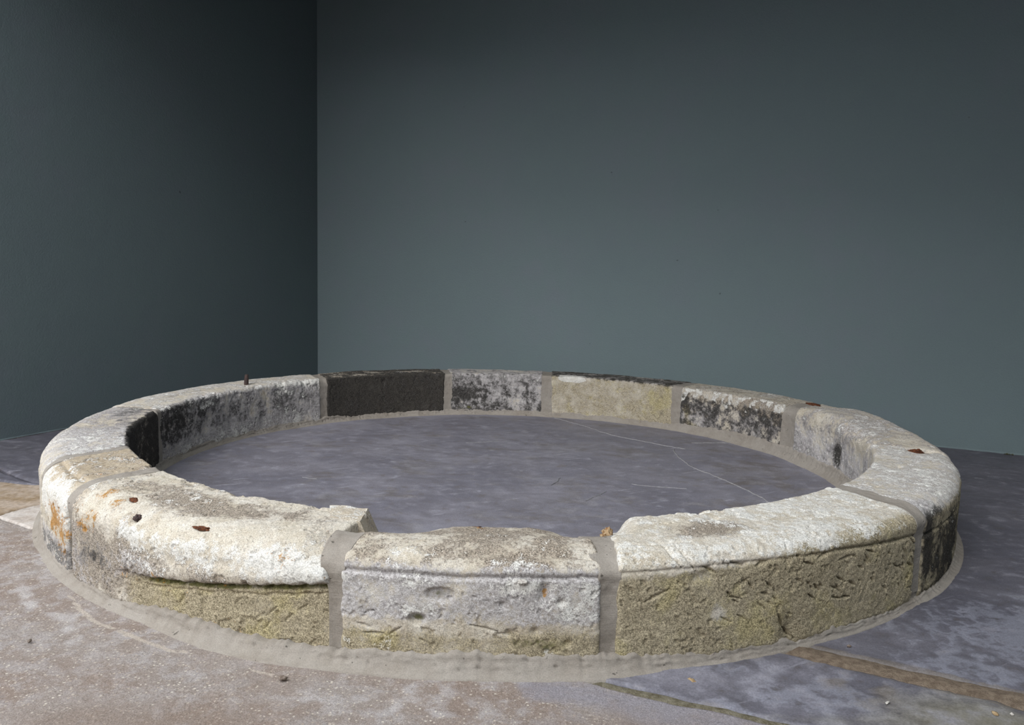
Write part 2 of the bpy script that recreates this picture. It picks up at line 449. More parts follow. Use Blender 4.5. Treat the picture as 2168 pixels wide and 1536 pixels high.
# ------------------------------------------------------------------ flagstones in polar sectors round the ring centre
CX, CY = -0.0249, 2.7162
def wall_clip(th, r):
    """keep points inside the room: distance along the ray to each wall"""
    d = np.stack([np.cos(th), np.sin(th)], -1)
    o = np.array([CX, CY]) - C
    rmax = np.full(th.shape, 50.0)
    for n, off in ((nL, 0.004), (nR, 0.004), (-nL, -ROOM_A + 0.004), (-nR, -ROOM_B - 0.28)):
        # inside: n.(p - C) >= off
        a = d @ n; b = o @ n - off
        t = np.where(a < -1e-6, -b / np.minimum(a, -1e-6), 50.0)
        rmax = np.minimum(rmax, np.where(t > 0, t, 50.0))
    return np.minimum(r, rmax)
def pline(pts, r):
    """polar polyline (r, theta) -> theta at r, straight extension beyond"""
    P = np.array(pts, float)
    x = (P[:, 0] * np.cos(np.radians(P[:, 1])), P[:, 0] * np.sin(np.radians(P[:, 1])))
    d = np.array([x[0][-1] - x[0][0], x[1][-1] - x[1][0]]); d /= np.linalg.norm(d)
    e = np.array([x[0][-1], x[1][-1]])
    ext = [(np.hypot(*(e + d * t)), np.degrees(np.arctan2(*(e + d * t)[::-1])) % 360) for t in (0.3, 0.8, 1.6, 3.0, 6.0)]
    th0 = P[0, 1] - (P[1, 1] - P[0, 1]) / max(P[1, 0] - P[0, 0], 1e-3) * (P[0, 0] - 1.2) * 0.6
    P = np.vstack([[1.2, th0], P, ext])
    return np.interp(r, P[:, 0], P[:, 1])
R2a = [(1.425, 277.6), (1.451, 279.2), (1.481, 281.0), (1.507, 282.3), (1.532, 284.0), (1.598, 287.0)]
R2b = [(1.409, 277.9), (1.438, 279.8), (1.467, 281.7), (1.503, 283.3), (1.524, 284.7), (1.551, 285.8), (1.596, 287.8)]
R1a = [(1.396, 293.6), (1.451, 295.2), (1.511, 297.0), (1.572, 298.4), (1.629, 300.0), (1.672, 301.1), (1.708, 301.4)]
R1b = [(1.369, 295.8), (1.415, 296.75), (1.452, 298.0), (1.518, 299.5), (1.565, 300.8), (1.615, 301.85), (1.680, 303.4)]
HIDa = [(1.4, 96.0), (1.6, 96.0), (2.0, 96.0)]
HIDb = [(1.4, 96.4), (1.6, 96.4), (2.0, 96.3)]
L1a = [(1.520, 188.0), (1.601, 185.3), (1.708, 181.9)]
L1b = [(1.520, 188.3), (1.601, 185.7), (1.708, 182.3)]
L2a = [(1.50, 189.2), (1.628, 187.0)]
L2b = [(1.50, 189.4), (1.628, 187.2)]
L3a = [(1.431, 198.7), (1.465, 200.1), (1.497, 201.7), (1.56, 204.4)]
L3b = [(1.431, 199.0), (1.465, 200.45), (1.497, 202.1), (1.56, 204.5)]
L4a = [(1.403, 208.35), (1.442, 205.9), (1.49, 203.0), (1.53, 200.0)]
L4b = [(1.403, 208.65), (1.442, 206.25), (1.49, 203.5), (1.53, 200.5)]

def blob2(X, Y, cx, cy, rx, ry, ang=0.0):
    dx, dy = X - cx, Y - cy
    c, s = math.cos(ang), math.sin(ang)
    return np.exp(-(((dx * c + dy * s) / rx) ** 2 + ((-dx * s + dy * c) / ry) ** 2))
def seg2(X, Y, pts, w):
    out = np.zeros_like(X)
    for (a, b), (c, d) in zip(pts[:-1], pts[1:]):
        vx, vy = c - a, d - b
        t = np.clip(((X - a) * vx + (Y - b) * vy) / (vx * vx + vy * vy), 0, 1)
        out = np.maximum(out, np.exp(-(((X - a - t * vx) ** 2 + (Y - b - t * vy) ** 2) / w ** 2)))
    return out

def flagstone(lo, hi, rs, nt, mat, painter=None, ztop=0.0, label=None, seed=0, skip_lo=False):
    rs = np.asarray(rs)
    tl = np.array([pline(lo, r) for r in rs]); th_ = np.array([pline(hi, r) for r in rs])
    th_ = np.where(th_ < tl - 0.01, th_ + 360 * ((tl - th_) > 180), th_)
    t = np.linspace(0, 1, nt)
    TH = np.radians(tl[:, None] + (np.maximum(th_, tl + 0.01) - tl)[:, None] * t[None, :])
    Rr = wall_clip(TH, np.repeat(rs[:, None], nt, 1))
    X = CX + Rr * np.cos(TH); Y = CY + Rr * np.sin(TH)
    P = np.stack([X.ravel(), Y.ravel(), np.zeros(X.size)], -1)
    und = fbm(P, 5, 4, 30 + seed) * 0.0025 + fbm(P, 40, 3, 50 + seed) * 0.0012
    Z = ztop + und.reshape(X.shape)
    # worn arrises along both joints
    wd = (np.maximum(th_, tl + .01) - tl)[:, None] * PI / 180 * rs[:, None]
    e = np.minimum(t[None, :], 1 - t[None, :]) * wd
    jag = (0.008 + 0.006 * fbm(P, 60, 3, 9).reshape(X.shape))
    Z -= 0.006 * np.clip(1 - e / np.maximum(jag, 0.002), 0, 1) ** 1.5
    V = np.stack([X.ravel(), Y.ravel(), Z.ravel()], -1)
    ni, nj = X.shape
    Q = grid_quads(ni, nj)
    # skirt
    ring = np.concatenate([np.arange(nj), np.arange(1, ni) * nj + nj - 1, (ni - 1) * nj + np.arange(nj - 2, -1, -1), np.arange(ni - 2, 0, -1) * nj])
    B = V[ring].copy(); B[:, 2] = -0.031
    n0 = len(V); k = len(ring)
    sk = np.stack([ring, n0 + np.arange(k), n0 + (np.arange(k) + 1) % k, np.roll(ring, -1)], -1)
    A = np.zeros((n0 + k, 4), np.float32)
    if painter is not None:
        A[:n0] = painter(X.ravel(), Y.ravel(), P)
        A[n0:] = A[ring]
    me = mesh_arrays('flagstone', np.vstack([V, B]), np.vstack([Q, sk]), None, mat, True, {'stain': A})
    me.polygons.foreach_set('use_smooth', np.concatenate([np.ones(len(Q), bool), np.zeros(k, bool)]))
    import bmesh
    bm = bmesh.new(); bm.from_mesh(me); bmesh.ops.recalc_face_normals(bm, faces=bm.faces)
    bm.to_mesh(me); bm.free()
    o = link('flagstone', me, floor)
    if label: o['label'] = label
    return o

def paint_screed(X, Y, P):
    n1 = fbm(P, 9, 4, 3); n2 = fbm(P, 4, 4, 5)
    blue = 0.02 + 0.9 * seg2(X, Y, [(0.06, 1.285), (0.165, 1.27), (0.30, 1.215), (0.46, 1.14)], 0.04) + 0.45 * blob2(X, Y, 0.22, 1.16, 0.16, 0.09) + 0.15 * n1
    dark = 0.12 + 0.5 * n2 + 0.55 * blob2(X, Y, -0.55, 1.15, 0.25, 0.07) + 0.3 * blob2(X, Y, 0.25, 1.16, 0.22, 0.08)
    arc = np.hypot(X - CX, Y - CY)
    pale = 0.02 + 0.40 * n1 + 0.6 * seg2(X, Y, [(-1.10, 1.72), (-0.98, 1.58), (-0.86, 1.50), (-0.80, 1.42)], 0.018) \
        + 0.35 * blob2(X, Y, -0.35, 1.24, 0.10, 0.02) + 0.3 * blob2(X, Y, -0.15, 1.22, 0.2, 0.03) + 0.15 * sstep(1.47, 1.43, arc) * sstep(-.2, -.5, X)
    sm = 0.9 * seg2(X, Y, [(-0.93, 1.63), (-0.86, 1.55), (-0.79, 1.49), (-0.755, 1.475)], 0.0055) + 0.9 * seg2(X, Y, [(-0.74, 1.462), (-0.68, 1.425), (-0.61, 1.39), (-0.58, 1.385)], 0.0065) \
        + 0.8 * seg2(X, Y, [(-0.44, 1.325), (-0.40, 1.312)], 0.006) + 0.12 * n1
    return np.stack([blue, pale, dark, sm], -1)
def paint_right(X, Y, P):
    n1 = fbm(P, 10, 4, 13); n2 = fbm(P, 4, 4, 15)
    pale = 0.10 + 0.35 * n2 + 0.85 * blob2(X, Y, 1.02, 1.58, 0.20, 0.14, 0.6) + 0.45 * seg2(X, Y, [(0.72, 1.43), (0.9, 1.35), (1.1, 1.3)], 0.05)
    dark = 0.06 + 0.3 * n1 + 0.75 * seg2(X, Y, [(0.565, 1.485), (0.66, 1.435), (0.78, 1.375), (0.9, 1.315), (1.1, 1.22)], 0.010)
    blue = 0.15 + 0.2 * n1 + 0.5 * seg2(X, Y, [(0.58, 1.50), (0.75, 1.60), (0.95, 1.78)], 0.035)
    return np.stack([blue, pale, dark, 0.05 + 0.2 * n2], -1)
def paint_frontright(X, Y, P):
    n1 = fbm(P, 11, 4, 23); n2 = fbm(P, 5, 4, 25)
    pale = 0.22 + 0.5 * n1 + 0.5 * blob2(X, Y, 0.50, 1.28, 0.14, 0.06) + 0.3 * blob2(X, Y, 0.42, 1.37, 0.1, 0.03)
    dark = 0.16 + 0.5 * n1 + .6 * seg2(X, Y, [(0.535, 1.437), (0.593, 1.403), (0.722, 1.333), (0.864, 1.258)], 0.008) + 0.5 * blob2(X, Y, 0.385, 1.325, 0.03, 0.012) + 0.4 * blob2(X, Y, 0.58, 1.335, 0.02, 0.012) + 0.5 * blob2(X, Y, 0.66, 1.29, 0.03, 0.05)
    sm = 0.05 + 0.3 * n2 + 0.95 * blob2(X, Y, 0.78, 1.20, 0.17, 0.10, -0.3) + 0.35 * blob2(X, Y, 0.50, 1.21, 0.15, 0.02)
    blue = 0.34 + 0.4 * n2
    return np.stack([blue, pale, dark, sm], -1)
def paint_plain(X, Y, P):
    n1 = fbm(P, 8, 4, 33); n2 = fbm(P, 4, 4, 35)
    return np.stack([0.15 + 0.4 * n1, 0.08 + 0.3 * n2, 0.1 + 0.3 * n1, 0.05 + 0.2 * n2], -1)
def rr(a, b, fine, coarse=None, mid=2.0):
    x = list(np.arange(a, min(mid, b), fine))
    if b > mid: x += list(np.linspace(mid, b, 30))
    return np.array(x)
flagstone(L4b, R2a, rr(1.25, 6.5, 0.008), 330, M_SCREED, paint_screed, 0.0, 'large brown screed slab with pale aggregate', 1)
flagstone(R2b, R1a, rr(1.25, 6.5, 0.007), 60, M_SLATE, paint_frontright, 0.001, 'grey slab with scuffs between two wide joints', 2)
R1b360 = R1b
HIDa360 = [(r, t + 360) for r, t in HIDa]
def flag_wrap(lo, hi):
    return lo, hi
_pl = pline
def pline(pts, r):
    P = np.array(pts, float)
    off = 360.0 if P[0, 1] >= 360 else 0.0
    return _pl([(a, b - off) for a, b in pts], r) + off
flagstone(R1b, HIDa360, rr(1.25, 7.0, 0.009, mid=2.4), 620, M_SLATE, paint_right, 0.0, 'dark slate slab running along the back wall', 3)
flagstone(HIDb, L1a, rr(1.25, 5.0, 0.012, mid=2.4), 140, M_SLATE, paint_plain, 0.0, 'grey purple slab by the left wall', 4)
flagstone(L1b, L2a, rr(1.25, 5.0, 0.012), 8, M_SLATE, paint_plain, -0.002, 'narrow blue grey strip of stone', 5)
flagstone(L2b, L3a, rr(1.25, 5.0, 0.010), 40, M_TAN, None, -0.001, 'tan flagstone', 6)
flagstone(L3b, L4a, rr(1.25, 1.53, 0.006), 30, M_PALEFLAG, None, -0.002, 'pale three cornered flagstone', 7)

def joint_strip(lo, hi, r0, r1, mat, rise, name='floor_joint', ztop=-0.004, label=None, n=160, m_=9):
    rs = np.linspace(r0, r1, n)
    tl = np.array([_pl(lo, r) for r in rs]) - 0.12; th_ = np.array([_pl(hi, r) for r in rs]) + 0.12
    t = np.linspace(0, 1, m_)
    TH = np.radians(tl[:, None] + (th_ - tl)[:, None] * t[None])
    Rr = wall_clip(TH, np.repeat(rs[:, None], m_, 1))
    X = CX + Rr * np.cos(TH); Y = CY + Rr * np.sin(TH)
    P = np.stack([X.ravel(), Y.ravel(), np.zeros(X.size)], -1)
    Z = ztop + rise * np.sin(PI * t)[None, :] + (fbm(P, 30, 4, 71) * 0.002).reshape(X.shape)
    V = np.stack([X.ravel(), Y.ravel(), Z.ravel()], -1)
    Q = grid_quads(n, m_)
    me = mesh_arrays(name, V, Q, None, mat)
    o = link(name, me, floor)
    if label: o['label'] = label
    return o
joint_strip(R1a, R1b, 1.36, 2.6, M_GROUT, 0.006, label='wide brown mortar joint')
joint_strip(R2a, R2b, 1.37, 2.6, M_GREENGROUT, 0.002, label='mossy mortar joint')

# hearth slab inside the ring
def hearth():
    rs = np.concatenate([[0.0], np.linspace(0.02, 1.20, 118)]); nt = 480
    TH = np.linspace(0, 2 * PI, nt, endpoint=False)[None] + 0 * rs[:, None]
    X = CX + rs[:, None] * np.cos(TH); Y = CY + rs[:, None] * np.sin(TH)
    P = np.stack([X.ravel(), Y.ravel(), 0 * X.ravel()], -1)
    Z = 0.010 + fbm(P, 3, 4, 81) * 0.002 + fbm(P, 30, 3, 85) * 0.0008
    V = np.stack([X.ravel(), Y.ravel(), Z], -1)
    n1 = fbm(P, 7, 4, 91); n2 = fbm(P, 3, 4, 95)
    x, y = X.ravel(), Y.ravel()
    edge = sstep(1.06, 1.15, np.hypot(x - CX, y - CY))
    blue = 0.22 + 0.5 * n2 + 0.35 * edge
    pale = 0.05 + 0.35 * n1
    dark = 0.20 + 0.60 * n2 + 0.3 * n1 + .12 * sstep(.2, 1.0, x)  # tone grows darker towards the right of the slab
    dark = np.clip(dark, 0, 0.6)
    A = np.stack([blue, pale, dark, 0.08 + 0.3 * n2], -1)
    i = np.arange(len(rs) - 1)[:, None]; j = np.arange(nt)[None]; j2 = (j + 1) % nt
    Q = np.stack([i * nt + j, (i + 1) * nt + j, (i + 1) * nt + j2, i * nt + j2], -1).reshape(-1, 4)
    me = mesh_arrays('hearth_slab', V, Q[nt:], np.stack([Q[:nt, 0] * 0, Q[:nt, 1], Q[:nt, 2]], -1), M_SLATE_IN, True, {'stain': A})
    o = link('hearth_slab', me, floor, label='smooth grey slate slab inside the stone ring')
    return o
hearth_o = hearth()
def crack(pts, w, seed, parent, z=0.0105, mat=None):
    pts = np.array(pts, float)
    d = np.concatenate([[0], np.cumsum(np.hypot(*np.diff(pts, axis=0).T))])
    s = np.linspace(0, d[-1], int(d[-1] / 0.008) + 3)
    x = np.interp(s, d, pts[:, 0]); y = np.interp(s, d, pts[:, 1])
    k = np.ones(9) / 9
    for _ in range(2):
        xs = np.convolve(np.pad(x, 4, 'edge'), k, 'valid'); ys = np.convolve(np.pad(y, 4, 'edge'), k, 'valid')
        xs[0], xs[-1], ys[0], ys[-1] = x[0], x[-1], y[0], y[-1]; x, y = xs, ys
    P = np.stack([x, y, 0 * x], -1)
    x = x + 0.006 * fbm(P, 22, 3, seed); y = y + 0.006 * fbm(P, 22, 3, seed + 7)
    tx, ty = np.gradient(x), np.gradient(y); L = np.hypot(tx, ty); nx, ny = -ty / L, tx / L
    ww = w * (0.55 + 0.9 * np.abs(fbm(P, 30, 3, seed + 3))); ww[0] = ww[-1] = w * 0.1
    V = []
    for a, h in ((-1, -0.004), (-0.5, 0.0012), (0, 0.0018), (0.5, 0.0012), (1, -0.004)):
        V.append(np.stack([x + nx * ww * a, y + ny * ww * a, np.full_like(x, z + h) + fbm(P, 3, 4, 81) * 0.002], -1))
    V = np.stack(V, 1).reshape(-1, 3)
    me = mesh_arrays('crack_scrape_line', V, grid_quads(len(x), 5)[:, ::-1], None, mat or M_FILLER)
    return link('crack_scrape_line', me, parent)
crack([(0.177, 3.883), (0.352, 3.615), (0.448, 3.424), (0.594, 3.286), (0.71, 3.183)], 0.006, 5, hearth_o)
crack([(0.665, 3.178), (0.648, 3.075), (0.668, 2.879), (0.749, 2.686), (0.801, 2.494), (0.84, 2.30)], 0.0042, 15, hearth_o)
crack([(0.762, 3.306), (0.86, 3.315), (0.957, 3.328)], 0.0045, 25, hearth_o)

SCRAPES = [[(0.406, 2.609), (0.504, 2.582), (0.583, 2.566)], [(0.137, 2.566), (0.158, 2.598), (0.174, 2.668)], [(0.237, 2.398), (0.275, 2.454), (0.311, 2.507)], [(-0.688, 2.596), (-0.633, 2.577)], [(-0.182, 3.195), (-0.039, 3.25)]]
for k, q in enumerate(SCRAPES): crack(q, .0035, 40 + k, hearth_o, mat=M_SCRAPE)  # pale scrape marks, built as ribbons like the cracks

# ------------------------------------------------------------------ the stone ring
ring = bpy.data.objects.new('stone_ring', None)
COL.objects.link(ring)
ring.location = (CX, CY, 0)
ring.empty_display_size = 0.2
ring['label'] = 'round kerb of weathered limestone blocks bedded in mortar on the floor'
ring['category'] = 'stone ring'

RI, RO, HT = 1.164, 1.382, 0.2136
# joints: theta at the outer face, theta at the inner face, width (m) at outer / inner
JN = {1: (258.4, 258.5, .019, .045), 2: (278.6, 279.6, .029, .050), 3: (312.0, 313.5, .042, .050), 4: (341.7, 343.9, .016, .005),
      5: (20.9, 18.0, .040, .078), 6: (48.9, 48.3, .036, .040), 7: (81.3, 80.25, .040, .046), 8: (103.7, 104.1, .034, .034),
      9: (131.6, 134.5, .040, .033), 10: (179.3, 182.4, .030, .020), 11: (215.4, 211.5, .030, .022), 12: (227.2, 225.7, .026, .034)}
def jth(j, r):
    a, b, wa, wb = JN[j]
    t = np.clip((np.asarray(r) - RI) / (RO - RI), -0.2, 1.2)
    return b + (a - b) * t, wb + (wa - wb) * t

def profile(h=HT, ri=RI, ro=RO, rin=0.018, sx=0.07, sz=0.045, crown=0.0, w_out=1.0, w_top=1.0, w_in=1.0, ns=220):
    P = [(ri + 0.006, 0.002), (ri, 0.02)]
    P += [(ri, z) for z in np.linspace(0.03, h - rin, 14)]
    for a in np.linspace(0, PI / 2, 14)[1:]:
        P.append((ri + rin * (1 - math.cos(a)), h - rin + rin * math.sin(a)))
    r0, r1 = ri + rin, ro - sx
    for t in np.linspace(0, 1, 20)[1:]:
        P.append((r0 + (r1 - r0) * t, h + crown * math.sin(PI * t)))
    for a in np.linspace(0, PI / 2, 26)[1:]:
        P.append((r1 + sx * math.sin(a), h - sz + sz * math.cos(a)))
    P += [(ro, z) for z in np.linspace(h - sz - 0.005, 0.02, 22)]
    P += [(ro - 0.006, 0.002)]
    P += [(ro + (ri - ro) * t, 0.0) for t in np.linspace(0.1, 0.9, 8)]
    P = np.array(P)
    Pc = np.vstack([P, P[:1]])
    mid = (Pc[1:] + Pc[:-1]) / 2
    dl = np.hypot(*(np.diff(Pc, axis=0)).T)
    W = np.where(mid[:, 1] < 0.0015, 0.12, np.where(mid[:, 0] < ri + 0.003, w_in, np.where(mid[:, 1] > h - sz - .004, w_top, w_out)))
    W = np.where((mid[:, 1] > h - sz - 0.004) & (mid[:, 0] > ro - sx), w_out, W)
    cum = np.concatenate([[0], np.cumsum(dl * W)])
    s = np.linspace(0, cum[-1], ns, endpoint=False)
    r = np.interp(s, cum, Pc[:, 0]); z = np.interp(s, cum, Pc[:, 1])
    tr = np.roll(r, -1) - np.roll(r, 1); tz = np.roll(z, -1) - np.roll(z, 1)
    L = np.hypot(tr, tz) + 1e-9
    nr, nz = -tz / L, tr / L
    return r, z, nr, nz

class Ctx: pass
def dash(c, th, z, ln, ang, depth, wid=0.0022):
    """a chisel cut on the outer face: centre theta/z, length, angle (radians from the horizontal)"""
    a = (c.TH - th) * PI / 180 * RO
    b = c.Z0 - z
    ca, sa = math.cos(ang), math.sin(ang)
    u = a * ca + b * sa; v = -a * sa + b * ca
    w = wid * np.clip(1 - np.abs(u) / (ln * 0.55), 0.15, 1)
    return -depth * np.exp(-(v / w) ** 2) * sstep(ln / 2 + .003, ln / 2 - .004, np.abs(u)) * c.wo
def ob(c, th, z, ra, rz, rot=0.0):      # soft spot on the outer face
    a = (c.TH - th) * PI / 180 * RO; b = c.Z0 - z
    ca, sa = math.cos(rot), math.sin(rot)
    return np.exp(-(((a * ca + b * sa) / ra) ** 2 + ((-a * sa + b * ca) / rz) ** 2)) * np.maximum(c.wo, 0)
def tb(c, th, r, ra, rr_, rot=0.0):      # soft spot on the top
    a = (c.TH - th) * PI / 180 * r; b = c.R0 - r
    ca, sa = math.cos(rot), math.sin(rot)
    return np.exp(-(((a * ca + b * sa) / ra) ** 2 + ((-a * sa + b * ca) / rr_) ** 2)) * np.maximum(c.wt, 0)
def ib(c, th, z, ra, rz):              # soft spot on the inner face
    a = (c.TH - th) * PI / 180 * RI; b = c.Z0 - z
    return np.exp(-((a / ra) ** 2 + (b / rz) ** 2)) * np.maximum(c.wi, 0)

def stone(j0, j1, nth, ns, paint, shape=None, label=None, prof=None, seed=0, rough=1.0, mat=None):
    prof = prof or {}
    r0, z0, nr, nz = profile(ns=ns, **prof)
    ta, wa = jth(j0, r0); tb_, wb = jth(j1, r0)
    ta = ta.copy(); tb_ = tb_.copy()
    if tb_.mean() < ta.mean(): tb_ = tb_ + 360
    # ragged ends
    q = np.stack([r0 * 1.0, z0, np.full_like(r0, seed * 3.3)], -1)
    ea = wa / 2 + 0.0035 * fbm(q, 28, 4, seed) ; eb = wb / 2 + 0.0035 * fbm(q + 5, 28, 4, seed + 1)
    c = Ctx()
    if shape and 'ends' in shape:
        da, db = shape['ends'](r0, z0); ea = ea + da; eb = eb + db
    ta = ta + np.degrees(ea / r0); tb_ = tb_ - np.degrees(eb / r0)
    t = np.linspace(0, 1, nth - 8)
    t = np.sort(np.concatenate([t, [.0008, .0018, .0035, .006, 1 - .0008, 1 - .0018, 1 - .0035, 1 - .006]]))
    nth = len(t)
    TH = ta[None] + (tb_ - ta)[None] * t[:, None]
    R0_ = np.repeat(r0[None], nth, 0); Z0_ = np.repeat(z0[None], nth, 0)
    L = np.radians(tb_ - ta) * r0
    e0 = t[:, None] * L[None]; e1 = (1 - t[:, None]) * L[None]
    c.TH, c.R0, c.Z0, c.t = TH, R0_, Z0_, np.repeat(t[:, None], ns, 1)
    c.e0, c.e1 = e0, e1
    c.wo = np.repeat(np.clip(nr, 0, 1)[None], nth, 0) ** 0.7
    c.wt = np.repeat(np.clip(nz, 0, 1)[None], nth, 0) ** 0.7
    c.wi = np.repeat(np.clip(-nr, 0, 1)[None], nth, 0) ** 0.7
    thr = np.radians(TH)
    P = np.stack([(R0_ * np.cos(thr)).ravel(), (R0_ * np.sin(thr)).ravel(), Z0_.ravel()], -1) + seed * 7.1
    sh = TH.shape
    c.n1 = fbm(P, 5, 4, seed + 3).reshape(sh)
    c.n2 = fbm(P, 19, 4, seed + 13).reshape(sh)
    c.n3 = fbm(P, 70, 3, seed + 23).reshape(sh)
    up = np.repeat((z0 > 0.0015)[None], nth, 0).astype(np.float32)
    D = (c.n1 * 0.0034 + c.n2 * 0.0020 + c.n3 * 0.0014) * rough
    pit = sstep(0.30, 0.55, c.n2 * 0.6 + c.n3 * 0.7) * 0.004
    D = D - pit * rough
    # inner arris chipped
    arr = np.exp(-(((R0_ - RI - .012) / .022) ** 2)) * sstep(HT - .06, HT - .01, Z0_)
    D = D - arr * np.clip(c.n2 * 0.9 + c.n1 * 0.4, 0, 1) * 0.016 * rough
    DZ = np.zeros(sh)
    if shape and 'disp' in shape: 
        d_, dz_ = shape['disp'](c)
        D = D + d_; DZ = DZ + dz_
    re = 0.009
    for e in (e0, e1):
        k = np.clip(1 - e / re, 0, 1)
        D = D - re * (1 - np.sqrt(np.clip(1 - k * k, 0, 1))) * (0.85 + 0.5 * c.n2)
    D = D * up
    R = R0_ + nr[None] * D
    Z = np.maximum(Z0_ + nz[None] * D + DZ * sstep(0.0, HT, Z0_), 0.0)
    V = np.stack([R * np.cos(thr), R * np.sin(thr), Z], -1).reshape(-1, 3)
    pt = paint(c)
    def lay(*names): return np.stack([np.clip(pt.get(n, 0) + 0 * TH, -0.5, 1.5) for n in names], -1).reshape(-1, 4)
    A1 = lay('brown', 'grey', 'olive', 'moss'); A2 = lay('soot_shade', 'white', 'orange', 'warm')
    Q = grid_quads(nth, ns, True)
    n0 = len(V); ca = V[:ns].mean(0); cb = V[-ns:].mean(0)
    j = np.arange(ns); j2 = (j + 1) % ns; b = (nth - 1) * ns
    T = np.concatenate([np.stack([np.full(ns, n0), j2, j], -1), np.stack([np.full(ns, n0 + 1), b + j, b + j2], -1)])
    V = np.vstack([V, ca, cb])
    A1 = np.vstack([A1, A1[:1], A1[-1:]]); A2 = np.vstack([A2, A2[:1], A2[-1:]])
    # origin at the middle of the stone's bed
    thm = math.radians(float((ta.mean() + tb_.mean()) / 2)); org = np.array([1.27 * math.cos(thm), 1.27 * math.sin(thm), 0.0])
    me = mesh_arrays('stone_block', V - org, Q, T, mat or M_STONE, True, {'dirt': A1, 'growth': A2})
    o = link('stone_block', me, ring, tuple(org))
    if label: o['label'] = label
    o['_org'] = tuple(org.tolist())
    return o

rng = np.random.RandomState(4)

# ---- stone A: near left, cream top with brown crust, deep groove under the bullnose
def paint_A(c):
    z, r, th = c.Z0, c.R0, c.TH
    n = 0.30 * c.n1 + 0.25 * c.n2
    gz = np.interp(th, [229, 239.7, 250, 258], [0.07, 0.082, 0.112, 0.140])
    brown = 0.30 + 1.2 * n + c.wt * (0.80 * tb(c, 242.5, 1.275, .15, .045) + 0.5 * tb(c, 250.5, 1.24, .09, .03) + 0.4 * tb(c, 234, 1.26, .08, .05)) + c.wo * (.05 + .22 * sstep(.19, .13, z) + .3 * ob(c, 236, .12, .1, .04) + .5 * ob(c, 232, .08, .09, .06))
    grey = 0.02 + n * .7 + c.wo * (0.2 * ob(c, 231.5, .085, .09, .055) + 0.2 * ob(c, 238.5, .11, .08, .035)) + 0.2 * c.wo * sstep(.17, .14, z)
    olive = -0.1 + n + c.wo * (1.05 * sstep(.012, -.012, z - gz) * sstep(234, 241, th))
    moss = -0.25 + n * .5 + c.wo * (0.95 * np.exp(-((z - gz + .003) / .007) ** 2) * sstep(236, 243, th) + 0.35 * np.exp(-((z - .03) / .01) ** 2) * sstep(250, 257, th))
    white = 0.22 + n + c.wo * (0.45 * np.exp(-((z - .165) / .03) ** 2) * sstep(233, 240, th) + 0.35 * ob(c, 255, .165, .1, .03) - .5 * ob(c, 232, .085, .11, .06)) + 1.2 * ob(c, 238.4, .165, .013, .012) - 0.5 * sstep(.01, -.01, z - gz) * c.wo
    orange = -0.10 + 0.5 * c.n2 + 0.55 * ob(c, 231, .165, .06, .04) + 0.45 * tb(c, 232.5, 1.34, .07, .03) + 0.2 * ob(c, 242, .13, .05, .05)
    soot_shade = -0.25 + n + 0.8 * ob(c, 257, .165, .03, .02) + 0.78 * ob(c, 232, .09, .10, .05) + .50 * ob(c, 239.5, .115, .06, .03)
    return dict(brown=brown, grey=grey, olive=olive, moss=moss, white=white, orange=orange, soot_shade=soot_shade, warm=0.35 + n)
def shape_A(c):
    gz = np.interp(c.TH, [229, 239.7, 250, 258], [0.07, 0.082, 0.112, 0.140]) + 0.003 * c.n2
    on = sstep(235, 240, c.TH)
    d = -0.013 * np.exp(-((c.Z0 - gz - .006 * c.n3) / .005) ** 2) * on * c.wo - .004 * np.exp(-((c.Z0 - gz + .016 - .004 * c.n2) / .003) ** 2) * on * c.wo
    d = d - 0.007 * sstep(.004, -.004, c.Z0 - gz) * on * c.wo + 0.006 * np.exp(-((c.Z0 - gz - .02) / .02) ** 2) * on * c.wo
    for th, z, ln, an, dp in ((253, .075, .04, .75, .004), (254.3, .065, .035, .8, .004), (251.8, .06, .05, .6, .003), (250, .085, .03, .7, .003), (246.3, .06, .055, 1.5, .004),
                              (255.6, .09, .03, .6, .003), (248.2, .10, .03, .3, .003), (252.5, .045, .03, .9, .003), (244.5, .05, .02, .9, .003)):
        d = d + dash(c, th, z, ln, an, dp)
    # top: shallow hollow and lost corner at the joint
    d = d - 0.004 * tb(c, 243, 1.30, .14, .05) - .008 * tb(c, 234.9, 1.325, .018, .008, .4) - .010 * tb(c, 238.0, 1.368, .012, .010) - .008 * tb(c, 245.4, 1.354, .02, .006)
    d = d - 0.012 * sstep(.06, 0, c.e1) * sstep(.15, .19, c.Z0) * sstep(1.25, 1.33, c.R0)
    return d, np.zeros_like(d)
def ends_A(r, z):
    k = sstep(1.22, 1.30, r) * sstep(.120, .195, z)
    return 0 * r, .016 * k
A = stone(12, 1, 340, 240, paint_A, dict(disp=shape_A, ends=ends_A), 'cream block with brown crust on top and olive face below a mossy groove',
          dict(sx=.075, sz=.055, rin=.012, w_in=.25), 1)

